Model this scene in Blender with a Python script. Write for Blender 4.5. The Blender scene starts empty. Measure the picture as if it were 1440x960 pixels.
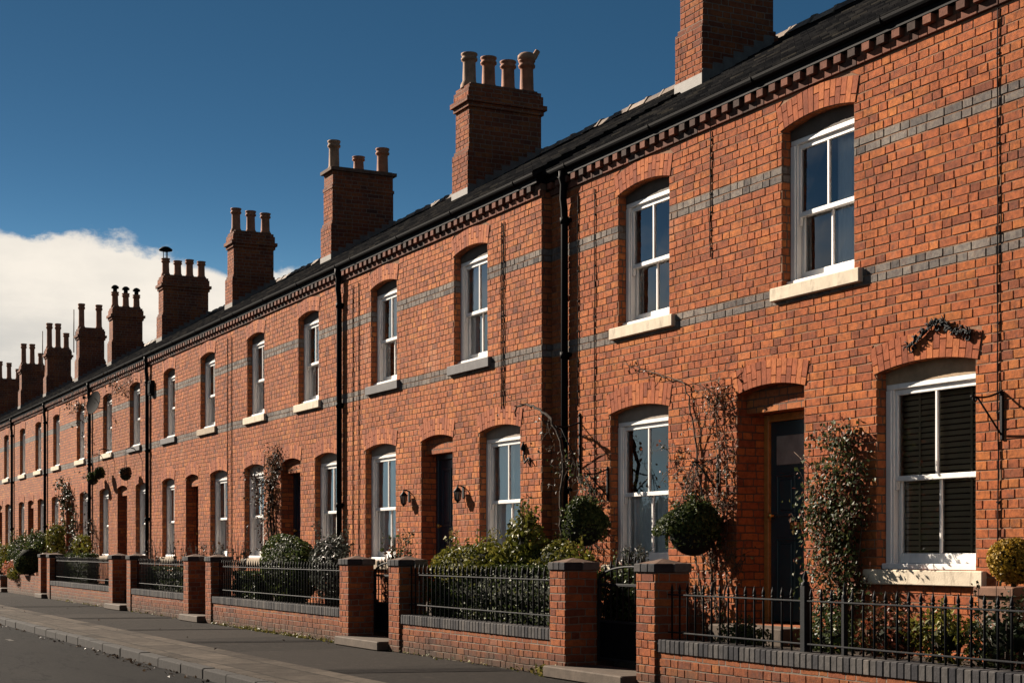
import bpy, math, random
from mathutils import Vector, Matrix
R = math.radians
scene = bpy.context.scene
COL = scene.collection
rnd = random.Random(7)

# ------------------------------------------------------------------ helpers
class MB:
    """collects geometry for ONE mesh object"""
    def __init__(s): s.v = []; s.f = []; s.m = []; s.sm = []
    def add(s, vs, fs, mat=0, smooth=False):
        o = len(s.v); s.v.extend([tuple(p) for p in vs])
        for f in fs:
            s.f.append([o + i for i in f]); s.m.append(mat); s.sm.append(smooth)
    def quad(s, a, b, c, d, mat=0): s.add([a, b, c, d], [(0, 1, 2, 3)], mat)
    def box(s, x0, x1, y0, y1, z0, z1, mat=0):
        s.add([(x0,y0,z0),(x1,y0,z0),(x1,y1,z0),(x0,y1,z0),(x0,y0,z1),(x1,y0,z1),(x1,y1,z1),(x0,y1,z1)],
              [(0,3,2,1),(4,5,6,7),(0,1,5,4),(1,2,6,5),(2,3,7,6),(3,0,4,7)], mat)
    def bbox(s, x0, x1, y0, y1, z0, z1, b=.005, mat=0):
        """box with bevelled vertical and top edges"""
        def ring(i, z): return [(x0+i,y0,z),(x1-i,y0,z),(x1,y0+i,z),(x1,y1-i,z),(x1-i,y1,z),(x0+i,y1,z),(x0,y1-i,z),(x0,y0+i,z)]
        def ring2(i, z):
            a = i + b
            return [(x0+a,y0+i,z),(x1-a,y0+i,z),(x1-i,y0+a,z),(x1-i,y1-a,z),(x1-a,y1-i,z),(x0+a,y1-i,z),(x0+i,y1-a,z),(x0+i,y0+a,z)]
        vs = ring2(b, z0) + ring(b, z0+b) + ring(b, z1-b) + ring2(b, z1)
        fs = [tuple(range(7,-1,-1)), tuple(range(24,32))]
        for k in range(3):
            for i in range(8):
                j = (i+1) % 8; fs.append((k*8+i, k*8+j, k*8+8+j, k*8+8+i))
        s.add(vs, fs, mat)
    def prism(s, poly, axis, a, b, mat=0):
        """extrude a polygon [(p,q)] along x ('x': p=y,q=z) or y ('y': p=x,q=z)"""
        n = len(poly)
        mk = (lambda t,p,q:(t,p,q)) if axis == 'x' else (lambda t,p,q:(p,t,q))
        vs = [mk(a,p,q) for p,q in poly] + [mk(b,p,q) for p,q in poly]
        fs = [tuple(range(n-1,-1,-1)), tuple(range(n,2*n))] + [(i,(i+1)%n,n+(i+1)%n,n+i) for i in range(n)]
        s.add(vs, fs, mat)
    def tube(s, pts, rad, n=6, mat=0, cap=True):
        pts = [Vector(p) for p in pts]
        rads = rad if isinstance(rad, (list, tuple)) else [rad]*len(pts)
        vs = []; up = None
        for i, p in enumerate(pts):
            d = (pts[min(i+1,len(pts)-1)] - pts[max(i-1,0)])
            d = d.normalized() if d.length > 1e-9 else Vector((0,0,1))
            a = up if up is not None else (Vector((1,0,0)) if abs(d.x) < .8 else Vector((0,1,0)))
            a = (a - d*a.dot(d)); a = a.normalized() if a.length > 1e-6 else d.orthogonal().normalized()
            up = a; b = d.cross(a)
            for k in range(n):
                t = 2*math.pi*k/n
                vs.append(p + (a*math.cos(t) + b*math.sin(t))*rads[i])
        fs = []
        for i in range(len(pts)-1):
            for k in range(n):
                fs.append((i*n+k, i*n+(k+1)%n, (i+1)*n+(k+1)%n, (i+1)*n+k))
        if cap: fs += [tuple(range(n-1,-1,-1)), tuple(range((len(pts)-1)*n, len(pts)*n))]
        s.add(vs, fs, mat, True)
    def lathe(s, prof, c, n=14, mat=0):
        """profile [(r,z)] turned about the vertical through c=(x,y,z)"""
        vs = []
        for r, z in prof:
            for k in range(n):
                t = 2*math.pi*k/n; vs.append((c[0]+r*math.cos(t), c[1]+r*math.sin(t), c[2]+z))
        fs = []
        for i in range(len(prof)-1):
            for k in range(n): fs.append((i*n+k, i*n+(k+1)%n, (i+1)*n+(k+1)%n, (i+1)*n+k))
        s.add(vs, fs, mat, True)
        s.add(vs[:n], [tuple(range(n-1,-1,-1))], mat); s.add(vs[-n:], [tuple(range(n))], mat)
    def leaf(s, c, size, rg, nrm=None, mat=0):
        c = Vector(c)
        a = Vector((rg.gauss(0,1), rg.gauss(0,1), rg.gauss(0,1)-.25))
        if nrm is not None:
            n = (Vector(nrm) + Vector((rg.gauss(0,.55), rg.gauss(0,.55), rg.gauss(0,.55))))
        else: n = Vector((rg.gauss(0,1), rg.gauss(0,1), rg.gauss(0,1)+.5))
        if n.length < 1e-4: n = Vector((0,0,1))
        n.normalize(); a = a - n*a.dot(n)
        a = a.normalized() if a.length > 1e-4 else n.orthogonal().normalized()
        b = n.cross(a); L = size*rg.uniform(.7,1.35); W = L*rg.uniform(.28,.42)
        s.add([c - a*L*.5, c + b*W - a*L*.05 + n*L*.1, c + a*L*.5 - n*L*.08, c - b*W - a*L*.05 + n*L*.1],
              [(0,1,2),(0,2,3)], mat)
    def build(s, name, mats, parent=None):
        me = bpy.data.meshes.new(name); me.from_pydata(s.v, [], s.f)
        for m in (mats if isinstance(mats, (list,tuple)) else [mats]): me.materials.append(m)
        me.polygons.foreach_set('material_index', s.m); me.polygons.foreach_set('use_smooth', s.sm)
        me.update()
        return link(bpy.data.objects.new(name, me), parent)

def link(o, parent=None):
    COL.objects.link(o)
    if parent is not None:
        o.parent = parent
        if parent.type == 'EMPTY': o.matrix_parent_inverse = Matrix.Translation(-parent.location)
    return o
def tag(o, label=None, cat=None, group=None, kind=None):
    if label: o['label'] = label
    if cat: o['category'] = cat
    if group: o['group'] = group
    if kind: o['kind'] = kind
    return o
def thing(name, loc, label, cat, group=None):
    o = bpy.data.objects.new(name, None); o.location = loc; o.empty_display_size = .2; COL.objects.link(o)
    return tag(o, label, cat, group, 'thing')
def copy_part(src, parent, off):
    o = src.copy(); COL.objects.link(o); o.parent = parent
    o.matrix_parent_inverse = Matrix.Translation(-parent.location); o.location = off
    return o

# ------------------------------------------------------------------ materials
class N:
    def __init__(s, name):
        s.mat = bpy.data.materials.new(name); s.mat.use_nodes = True
        s.t = s.mat.node_tree; s.b = s.t.nodes['Principled BSDF']; s.out = s.t.nodes['Material Output']
    def n(s, typ, **kw):
        nd = s.t.nodes.new(typ)
        for k, v in kw.items(): setattr(nd, k, v)
        return nd
    def put(s, sock, v):
        if hasattr(v, 'is_linked'): s.t.links.new(v, sock)
        elif v is not None: sock.default_value = v
    def m(s, op, a, b=None, c=None, clamp=False):
        nd = s.n('ShaderNodeMath', operation=op, use_clamp=clamp)
        s.put(nd.inputs[0], a); s.put(nd.inputs[1], b)
        if c is not None: s.put(nd.inputs[2], c)
        return nd.outputs[0]
    def mix(s, f, a, b, blend='MIX'):
        nd = s.n('ShaderNodeMix', data_type='RGBA', blend_type=blend)
        s.put(nd.inputs[0], f); s.put(nd.inputs[6], a); s.put(nd.inputs[7], b); return nd.outputs[2]
    def fmix(s, f, a, b):
        nd = s.n('ShaderNodeMix', data_type='FLOAT'); s.put(nd.inputs[0], f); s.put(nd.inputs[2], a); s.put(nd.inputs[3], b)
        return nd.outputs[0]
    def noise(s, vec, scale, detail=3, rough=.55):
        nd = s.n('ShaderNodeTexNoise'); s.put(nd.inputs['Vector'], vec)
        nd.inputs['Scale'].default_value = scale; nd.inputs['Detail'].default_value = detail; nd.inputs['Roughness'].default_value = rough
        return nd.outputs['Fac']
    def white(s, x, y, z=0.0):
        c = s.xyz(x, y, z); nd = s.n('ShaderNodeTexWhiteNoise', noise_dimensions='3D'); s.put(nd.inputs['Vector'], c); return nd.outputs['Value']
    def xyz(s, x, y, z):
        nd = s.n('ShaderNodeCombineXYZ'); s.put(nd.inputs[0], x); s.put(nd.inputs[1], y); s.put(nd.inputs[2], z); return nd.outputs[0]
    def sep(s, v):
        nd = s.n('ShaderNodeSeparateXYZ'); s.put(nd.inputs[0], v); return nd.outputs
    def ramp(s, f, stops, interp='LINEAR'):
        nd = s.n('ShaderNodeValToRGB'); cr = nd.color_ramp; cr.interpolation = interp
        while len(cr.elements) < len(stops): cr.elements.new(.5)
        for e, (p, c) in zip(cr.elements, stops): e.position = p; e.color = c if len(c) == 4 else (*c, 1)
        s.put(nd.inputs[0], f); return nd.outputs[0]
    def smooth(s, v, a, b):
        nd = s.n('ShaderNodeMapRange', interpolation_type='SMOOTHSTEP', clamp=True)
        s.put(nd.inputs[0], v); nd.inputs[1].default_value = a; nd.inputs[2].default_value = b; return nd.outputs[0]
    def bump(s, h, dist, strength=1.0):
        nd = s.n('ShaderNodeBump'); s.put(nd.inputs['Height'], h); nd.inputs['Distance'].default_value = dist; nd.inputs['Strength'].default_value = strength
        s.t.links.new(nd.outputs[0], s.b.inputs['Normal'])
    def pos(s): return s.n('ShaderNodeNewGeometry').outputs['Position']
    def island(s): return s.n('ShaderNodeNewGeometry').outputs['Random Per Island']
    def fin(s, color=None, rough=None, spec=None, metal=None):
        if color is not None: s.put(s.b.inputs['Base Color'], color)
        if rough is not None: s.put(s.b.inputs['Roughness'], rough)
        if spec is not None: s.b.inputs['Specular IOR Level'].default_value = spec
        if metal is not None: s.b.inputs['Metallic'].default_value = metal
        return s.mat
C4 = lambda c: (c[0], c[1], c[2], 1)

def simple(name, col, rough=.6, amt=.15, scale=6, bump=0, bscale=60, spec=.12, metal=0, stain=None):
    k = N(name); p = k.pos()
    f = k.noise(p, scale, 5, .6)
    lo = tuple(c*(1-amt) for c in col); hi = tuple(min(1, c*(1+amt)) for c in col)
    c = k.ramp(f, [(.3, lo), (.7, hi)])
    if stain:
        q = k.sep(p); v = k.xyz(k.m('MULTIPLY', q[0], 4.0), k.m('MULTIPLY', q[1], 4.0), k.m('MULTIPLY', q[2], 1.2))
        c = k.mix(k.m('MULTIPLY', k.smooth(k.noise(v, 3.2, 6, .7), .5, .72), stain[1]), c, C4(stain[0]))
    if bump: k.bump(k.noise(p, bscale, 4, .6), bump)
    return k.fin(c, rough, spec, metal)

BR_STOPS = [(0, (.09,.040,.030)), (.09, (.16,.055,.031)), (.24, (.24,.076,.035)), (.5, (.290,.093,.038)), (.76, (.33,.112,.041)), (.93, (.39,.148,.047)), (1, (.43,.185,.065))]
def brick(name, stops=BR_STOPS, mortar=(.115,.075,.054), bands=(), soot=.0, grime=0., mort_w=.0052, bumpd=.007, stain=.4):
    k = N(name); g = k.n('ShaderNodeNewGeometry'); P = g.outputs['Position']
    p = k.sep(P); nn = k.sep(g.outputs['True Normal'])
    fx = k.m('GREATER_THAN', k.m('ABSOLUTE', nn[0]), .7); fz = k.m('GREATER_THAN', k.m('ABSOLUTE', nn[2]), .7)
    h = k.fmix(fx, p[0], p[1]); v = k.fmix(fz, p[2], p[1])
    wob = k.noise(P, 2.1, 3); wob2 = k.noise(P, 17, 2)
    h = k.m('ADD', h, k.m('ADD', k.m('MULTIPLY', wob, .03), k.m('MULTIPLY', wob2, .010)))
    v = k.m('ADD', v, k.m('ADD', k.m('MULTIPLY', k.m('SUBTRACT', wob, .5), .03), k.m('MULTIPLY', k.m('SUBTRACT', wob2, .5), .009)))
    vr = k.m('DIVIDE', v, .075); row = k.m('FLOOR', vr); fv = k.m('FRACT', vr)
    par = k.m('MULTIPLY', k.m('MODULO', row, 2.0), .5)
    jit = k.m('MULTIPLY', k.white(row, 3.7), .17)
    s_ = k.m('ADD', k.m('ADD', k.m('DIVIDE', h, .3375), par), jit)
    cell = k.m('FLOOR', s_); fs = k.m('FRACT', s_)
    # now and then the header and stretcher swap or the joint slides, as in hand laid work
    cut = k.m('ADD', .60, k.m('MULTIPLY', k.white(cell, row, 9.1), .12))
    hd = k.m('GREATER_THAN', fs, cut)
    dx = k.m('MULTIPLY', k.m('MINIMUM', k.m('MINIMUM', fs, k.m('SUBTRACT', 1.0, fs)), k.m('ABSOLUTE', k.m('SUBTRACT', fs, cut))), .3375)
    dz = k.m('MULTIPLY', k.m('MINIMUM', fv, k.m('SUBTRACT', 1.0, fv)), .075)
    # rounded corners
    a = k.m('MAXIMUM', k.m('SUBTRACT', .016, dx), 0.0); b = k.m('MAXIMUM', k.m('SUBTRACT', .016, dz), 0.0)
    d = k.m('SUBTRACT', .016, k.m('SQRT', k.m('ADD', k.m('MULTIPLY', a, a), k.m('MULTIPLY', b, b))))
    fine = k.noise(P, 70, 5, .65)
    d = k.m('ADD', d, k.m('MULTIPLY', k.m('SUBTRACT', fine, .5), .005))
    bm = k.smooth(d, mort_w - .0012, mort_w + .0022)
    idx = k.m('ADD', k.m('MULTIPLY', cell, 2.0), hd)
    r1 = k.white(idx, row, fx); r2 = k.white(idx, row, 5.5)
    patch = k.noise(P, .55, 3)
    f = k.m('ADD', k.m('ADD', k.m('MULTIPLY', r1, .74), k.m('MULTIPLY', k.m('SUBTRACT', patch, .5), .42)), .13)
    c = k.ramp(f, stops)
    blot = k.noise(P, 22, 4, .6)
    c = k.mix(1.0, c, k.ramp(blot, [(.25, (.62,.60,.60)), (.5, (.95,.95,.95)), (.78, (1.22,1.16,1.08))]), 'MULTIPLY')
    # burnt smears
    c = k.mix(k.m('MULTIPLY', k.smooth(k.noise(P, 9, 5, .7), .56, .72), .55), c, (.085,.04,.032,1))
    for r0 in bands:
        inb = k.m('MULTIPLY', k.m('GREATER_THAN', row, r0 - .5), k.m('LESS_THAN', row, r0 + 1.5))
        grey = k.ramp(r2, [(0, (.040,.037,.042)), (.25, (.085,.078,.078)), (.65, (.13,.118,.110)), (1, (.185,.165,.15))])
        grey = k.mix(.45, grey, k.ramp(blot, [(.3, (.05,.046,.05)), (.75, (.21,.19,.175))]))
        c = k.mix(inb, c, grey)
    c = k.mix(1.0, c, k.n('ShaderNodeObjectInfo').outputs['Color'], 'MULTIPLY')
    if soot: c = k.mix(k.m('MULTIPLY', k.smooth(k.noise(P, 1.7, 5, .65), .35, .7), soot), c, (.035,.024,.022,1))
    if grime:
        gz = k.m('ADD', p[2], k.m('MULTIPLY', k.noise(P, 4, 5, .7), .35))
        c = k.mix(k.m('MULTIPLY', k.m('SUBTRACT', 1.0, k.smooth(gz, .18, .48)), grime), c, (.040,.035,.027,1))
    st = k.xyz(k.m('MULTIPLY', p[0], 3.0), k.m('MULTIPLY', p[1], 3.0), k.m('MULTIPLY', p[2], .5))
    stn = k.m('MULTIPLY', k.smooth(k.noise(st, 1.0, 6, .68), .54, .78), stain)
    c = k.mix(stn, c, k.mix(1.0, c, (.42,.40,.42,1), 'MULTIPLY'))
    mo = k.mix(k.noise(P, 5, 4, .7), C4(tuple(x*.45 for x in mortar)), C4(tuple(x*1.35 for x in mortar)))
    col = k.mix(bm, mo, c)
    hgt = k.m('ADD', k.m('ADD', bm, k.m('MULTIPLY', k.m('SUBTRACT', r2, .5), .35)), k.m('ADD', k.m('MULTIPLY', fine, .35), k.m('MULTIPLY', blot, .3)))
    k.bump(hgt, bumpd, .9)
    return k.fin(col, .9, .08)

def laid_brick(name, stops, stain=.35, grime=0, tintobj=True):
    k = N(name); P = k.pos(); p = k.sep(P); r = k.island()
    patch = k.noise(P, .55, 3)
    f = k.m('ADD', k.m('ADD', k.m('MULTIPLY', r, .80), k.m('MULTIPLY', k.m('SUBTRACT', patch, .5), .40)), .09)
    c = k.ramp(f, stops); blot = k.noise(P, 24, 5, .65); fine = k.noise(P, 95, 4, .65)
    c = k.mix(1.0, c, k.ramp(blot, [(.25, (.46,.45,.48)), (.5, (.95,.95,.95)), (.76, (1.42,1.32,1.15))]), 'MULTIPLY')
    c = k.mix(k.m('MULTIPLY', k.smooth(k.noise(P, 10, 5, .7), .53, .68), .6), c, (.085,.045,.038,1))
    c = k.mix(k.m('MULTIPLY', k.smooth(k.noise(P, 3.1, 6, .7), .60, .75), .22), c, (.42,.27,.19,1))
    soot = k.smooth(k.m('ADD', k.m('MULTIPLY', k.noise(P, 1.15, 7, .72), .8), k.m('MULTIPLY', r, .2)), .49, .66)
    c = k.mix(k.m('MULTIPLY', soot, .62), c, k.mix(1.0, c, (.50,.45,.47,1), 'MULTIPLY'))
    c = k.mix(k.m('MULTIPLY', k.smooth(k.noise(P, .8, 6, .7), .58, .74), .30), c, (.36,.235,.165,1))
    if tintobj: c = k.mix(1.0, c, k.n('ShaderNodeObjectInfo').outputs['Color'], 'MULTIPLY')
    if grime:
        gz = k.m('ADD', p[2], k.m('MULTIPLY', k.noise(P, 4, 5, .7), .35))
        c = k.mix(k.m('MULTIPLY', k.m('SUBTRACT', 1.0, k.smooth(gz, .18, .48)), grime), c, (.040,.034,.026,1))
    st = k.xyz(k.m('MULTIPLY', p[0], 3.0), k.m('MULTIPLY', p[1], 3.0), k.m('MULTIPLY', p[2], .5))
    c = k.mix(k.m('MULTIPLY', k.smooth(k.noise(st, 1.0, 6, .68), .54, .78), stain), c, k.mix(1.0, c, (.40,.38,.40,1), 'MULTIPLY'))
    k.bump(k.m('ADD', fine, blot), .0035, .8)
    return k.fin(c, .9, .08)

def island_mat(name, stops, rough=.88, bump=.003, mul=None, bscale=45, spec=.07, objcol=False):
    k = N(name); P = k.pos(); c = k.ramp(k.island(), stops)
    n = k.noise(P, 18, 5, .65)
    c = k.mix(1.0, c, k.ramp(n, [(.25, (.6,.6,.6)), (.55, (1,1,1)), (.8, (1.25,1.2,1.15))]), 'MULTIPLY')
    if objcol: c = k.mix(1.0, c, k.n('ShaderNodeObjectInfo').outputs['Color'], 'MULTIPLY')
    k.bump(k.noise(P, bscale, 4, .65), bump)
    return k.fin(c, rough, spec)

def leafmat(name, stops, trans=.25, rough=.5):
    k = N(name); c = k.ramp(k.island(), stops)
    c = k.mix(.35, c, k.mix(1.0, c, k.ramp(k.noise(k.pos(), 3.5, 3), [(.3, (.45,.45,.45)), (.7, (1.5,1.5,1.4))]), 'MULTIPLY'))
    k.fin(c, rough, .12)
    tr = k.n('ShaderNodeBsdfTranslucent'); k.put(tr.inputs['Color'], c)
    ms = k.n('ShaderNodeMixShader'); ms.inputs[0].default_value = trans
    k.t.links.new(k.b.outputs[0], ms.inputs[1]); k.t.links.new(tr.outputs[0], ms.inputs[2]); k.t.links.new(ms.outputs[0], k.out.inputs[0])
    return k.mat

def slate(name, zE, dz):
    k = N(name); P = k.pos(); p = k.sep(P)
    row = k.m('FLOOR', k.m('DIVIDE', k.m('SUBTRACT', p[2], zE - .002), dz))
    s_ = k.m('ADD', k.m('DIVIDE', p[0], .25), k.m('MULTIPLY', k.m('MODULO', row, 2.0), .5))
    cell = k.m('FLOOR', s_); fs = k.m('FRACT', s_)
    r = k.white(cell, row, 1.3)
    c = k.ramp(r, [(0, (0.0060,0.0065,0.0080)), (.5, (0.0115,0.0120,0.0135)), (.85, (0.0170,0.0170,0.0180)), (1, (0.0275,0.0260,0.0240))])
    n = k.noise(P, 9, 6, .7)
    c = k.mix(1.0, c, k.ramp(n, [(.3, (.6,.6,.6)), (.7, (1.5,1.45,1.35))]), 'MULTIPLY')
    edge = k.smooth(k.m('MINIMUM', fs, k.m('SUBTRACT', 1.0, fs)), .01, .035)
    c = k.mix(edge, (.008,.008,.009,1), c)
    k.bump(k.m('ADD', k.m('ADD', edge, k.m('MULTIPLY', r, .8)), k.m('MULTIPLY', n, .8)), .006)
    return k.fin(c, 1.0, .0)

M = {}
M['brickR'] = brick('red_brick_near', bands=(47, 62), stain=.30)
M['brickL'] = brick('red_brick_far', bands=(47, 62), stain=.35)
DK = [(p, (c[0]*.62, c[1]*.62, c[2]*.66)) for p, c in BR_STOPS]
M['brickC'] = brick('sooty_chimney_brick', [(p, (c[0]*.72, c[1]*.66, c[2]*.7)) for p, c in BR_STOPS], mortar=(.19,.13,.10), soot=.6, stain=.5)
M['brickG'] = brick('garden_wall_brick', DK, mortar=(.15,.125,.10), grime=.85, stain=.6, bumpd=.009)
M['arch'] = island_mat('arch_brick', [(0, (.18,.060,.035)), (.3, (.25,.082,.042)), (.7, (.30,.10,.046)), (1, (.37,.135,.054))], objcol=True)
M['bk'] = laid_brick('laid_red_brick', BR_STOPS)
M['bkC'] = laid_brick('laid_chimney_brick', [(p, (c[0]*.85, c[1]*.8, c[2]*.8)) for p, c in BR_STOPS], .7, 0, False)
M['bkG'] = laid_brick('laid_garden_brick', DK, .5, .8)
M['bkband'] = laid_brick('laid_blue_brick', [(0, (.05,.045,.047)), (.25, (.115,.102,.096)), (.65, (.165,.147,.133)), (1, (.23,.20,.175))], .3, 0, False)
M['mortarwall'] = simple('wall_mortar', (.185,.112,.075), .95, .45, 2.5, .003, spec=.03)
M['mortar'] = simple('mortar', (.10,.062,.045), .9, .35, 12, .003)
M['dentil'] = island_mat('cornice_brick', [(0, (.045,.033,.03)), (.35, (.09,.045,.034)), (.7, (.15,.062,.042)), (1, (.22,.095,.06))])
M['blue'] = island_mat('blue_coping_brick', [(0, (.026,.026,.030)), (.4, (.050,.048,.050)), (.8, (.075,.070,.067)), (1, (.11,.097,.088))], .85, .003)
M['slateR'] = slate('slate_near', 5.69, (7.71-5.69)/18)
M['slateL'] = slate('slate_far', 5.69, (7.71-5.69)/18)
M['ridge'] = island_mat('ridge_tile', [(0, (.09,.07,.06)), (.5, (.17,.135,.11)), (1, (.25,.20,.16))], .75)
M['cream'] = simple('cream_stone', (.53,.455,.35), .8, .16, 6, .002, 90, stain=((.20,.165,.125), .65))
M['grey'] = simple('grey_painted_stone', (.085,.082,.086), .7, .2, 8, .0015, 80, stain=((.15,.14,.13), .4))
M['tanst'] = simple('tan_stone', (.30,.24,.175), .8, .15, 6, .002, 80, stain=((.16,.13,.10), .5))
M['white'] = simple('white_paint', (.74,.72,.69), .38, .05, 3, .0004, 40, .45, stain=((.45,.41,.36), .30))
M['infill'] = simple('cream_panel_paint', (.24,.195,.155), .6, .15, 5, .001, 50, stain=((.16,.12,.09), .4))
M['shaded_infill'] = simple('arch_board_painted_shade', (.085,.07,.058), .7, .2, 5, .001, 50)  # upstairs arch boards, shade of the recess painted into the colour
M['tan'] = simple('tan_board', (.30,.21,.13), .65, .25, 7, .001, 50)
M['wood'] = simple('varnished_oak', (.34,.155,.038), .4, .25, 14, .0006, 90, .45)
M['navy'] = simple('navy_gloss_paint', (.010,.020,.036), .28, .12, 3, .0003, 30, .5)
M['teal'] = simple('dark_teal_paint', (.012,.034,.042), .25, .12, 3, .0003, 30, .5)
M['maroon'] = simple('maroon_paint', (.07,.012,.010), .35, .12, 3, .0003, 30, .5)
M['black'] = simple('black_paint', (.005,.005,.006), .6, .3, 10, .0006, 120, .03)
M['iron'] = simple('black_iron', (.006,.007,.009), .62, .4, 20, .001, 150, .10)
M['sheet'] = simple('dull_black_sheet', (.004,.004,.005), .9, .3, 12, .001, 60, .02)
M['pipe'] = simple('black_cast_pipe', (.005,.005,.006), .62, .3, 12, .001, 60, .03)
M['lead'] = simple('lead_flashing', (.13,.12,.11), .6, .2, 10, .001, 60)
M['terra'] = simple('terracotta', (.26,.112,.062), .8, .3, 7, .002, 60, stain=((.06,.04,.03), .5))
M['buff'] = simple('buff_clay', (.27,.16,.10), .8, .25, 7, .002, 60, stain=((.06,.04,.03), .6))
M['galv'] = simple('galvanised_steel', (.10,.095,.09), .6, .2, 9, 0, 60, .2, .2)
M['brass'] = simple('brass', (.55,.33,.09), .32, .15, 9, 0, 60, .5, .9)
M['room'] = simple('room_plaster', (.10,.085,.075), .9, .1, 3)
M['blind'] = simple('blind_slat', (.36,.27,.165), .55, .1, 4, 0, 60, .3)
M['curtain'] = simple('grey_curtain', (.68,.69,.68), .9, .08, 2)
M['net'] = simple('net_curtain', (.82,.83,.82), .9, .06, 2)
M['soil'] = simple('garden_soil', (.035,.025,.017), .95, .4, 9, .02, 30)
M['kerb'] = simple('granite_kerb', (.020,.018,.017), .95, .35, 20, .004, 60, stain=((.04,.036,.032), .6))
M['step'] = simple('sandstone_step', (.075,.058,.045), .85, .25, 7, .003, 50, stain=((.09,.07,.055), .6))
M['path'] = simple('path_tile', (.07,.058,.05), .8, .3, 7, .003, 50)
M['dish'] = simple('grey_dish', (.012,.012,.013), .8, .2, 7, 0, 60, .02)
M['lampglass'] = simple('lantern_glass', (.20,.19,.17), .2, .2, 9, 0, 60, .5)
M['bark'] = simple('climber_bark', (.075,.050,.036), .9, .4, 25, .004, 60)
M['barkdark'] = simple('dark_bark', (.035,.026,.020), .9, .4, 25, .004, 60)
M['bird'] = simple('pale_feathers', (.45,.42,.40), .8, .2, 20)
M['liner'] = simple('dark_basket_liner', (.014,.015,.012), .95, .4, 25, .008, 50)
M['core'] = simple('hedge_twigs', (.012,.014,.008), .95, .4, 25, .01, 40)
M['planter'] = simple('clay_planter', (.16,.085,.055), .8, .25, 8, .002, 50)
M['lf_hedge'] = leafmat('hedge_leaves', [(0, (.014,.022,.008)), (.5, (.040,.058,.018)), (.9, (.075,.092,.028)), (1, (.13,.13,.045))])
M['lf_ivy'] = leafmat('ivy_leaves', [(0, (.008,.013,.006)), (.6, (.020,.028,.012)), (1, (.045,.05,.022))], .15)
M['lf_gold'] = leafmat('golden_leaves', [(0, (0.0340,0.0408,0.0082)), (.4, (0.0884,0.0918,0.0150)), (.8, (0.1564,0.1428,0.0238)), (1, (0.2040,0.1768,0.0408))])
M['lf_mix'] = leafmat('climber_leaves', [(0, (.018,.028,.010)), (.45, (.045,.060,.020)), (.72, (.075,.082,.030)), (.84, (.14,.05,.03)), (1, (.20,.07,.045))])
M['lf_red'] = leafmat('autumn_leaves', [(0, (.022,.024,.010)), (.35, (.05,.045,.018)), (.6, (.10,.035,.018)), (1, (.19,.05,.025))])
M['lf_grey'] = leafmat('grey_leaves', [(0, (.018,.022,.017)), (.5, (.042,.047,.038)), (1, (.09,.095,.08))])
M['lf_dead'] = leafmat('dry_leaves', [(0, (.022,.015,.011)), (.5, (.05,.032,.021)), (1, (.10,.066,.04))], .15)
M['lf_amber'] = leafmat('amber_leaves', [(0, (.09,.06,.008)), (.5, (.27,.165,.018)), (1, (.45,.28,.04))])
M['flower'] = leafmat('flowers', [(0, (0.3300,0.0720,0.0360)), (.5, (0.3600,0.1320,0.0780)), (1, (0.3720,0.2100,0.1320))])
M['weed'] = leafmat('weeds', [(0, (.05,.055,.012)), (.5, (.11,.105,.025)), (1, (.20,.16,.05))])

def glass():
    k = N('window_glass')
    for nd in list(k.t.nodes):
        if nd != k.out: k.t.nodes.remove(nd)
    tr = k.n('ShaderNodeBsdfTransparent'); tr.inputs[0].default_value = (.90,.93,.94,1)
    gl = k.n('ShaderNodeBsdfGlossy'); gl.inputs['Roughness'].default_value = .012; gl.inputs['Color'].default_value = (.95,.97,1,1)
    bp = k.n('ShaderNodeBump'); bp.inputs['Distance'].default_value = .004; bp.inputs['Strength'].default_value = .35
    k.put(bp.inputs['Height'], k.noise(k.pos(), 2.2, 1)); k.t.links.new(bp.outputs[0], gl.inputs['Normal'])
    fr = k.n('ShaderNodeFresnel'); fr.inputs[0].default_value = 1.5
    ms = k.n('ShaderNodeMixShader'); k.put(ms.inputs[0], k.m('MULTIPLY', fr.outputs[0], 2.1, clamp=True))
    k.t.links.new(tr.outputs[0], ms.inputs[1]); k.t.links.new(gl.outputs[0], ms.inputs[2]); k.t.links.new(ms.outputs[0], k.out.inputs[0])
    return k.mat
M['glass'] = glass()

def road_mat():
    k = N('road_asphalt'); P = k.pos(); p = k.sep(P)
    st = k.xyz(k.m('MULTIPLY', p[0], .22), p[1], 0.0)
    big = k.noise(st, 1.1, 5, .6); agg = k.noise(P, 130, 3, .7); mid = k.noise(P, 9, 5, .7)
    c = k.ramp(big, [(.3, (0.0101,0.0098,0.0101)), (.55, (0.0146,0.0140,0.0137)), (.75, (0.0202,0.0188,0.0177))])
    c = k.mix(1.0, c, k.ramp(agg, [(.3, (.55,.55,.55)), (.6, (1.05,1.05,1.05)), (.8, (1.9,1.85,1.75))]), 'MULTIPLY')
    c = k.mix(k.m('MULTIPLY', k.smooth(mid, .52, .68), .6), c, (.007,.007,.0075,1))
    # cracks and old tar seams
    cr = k.m('ABSOLUTE', k.m('SUBTRACT', k.noise(st, 1.7, 7, .6), .5))
    c = k.mix(k.m('SUBTRACT', 1.0, k.smooth(cr, .003, .014)), c, (.006,.006,.0065,1))
    k.bump(k.m('ADD', agg, k.m('MULTIPLY', mid, .8)), .006, .8)
    return k.fin(c, .95, .03)
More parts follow.
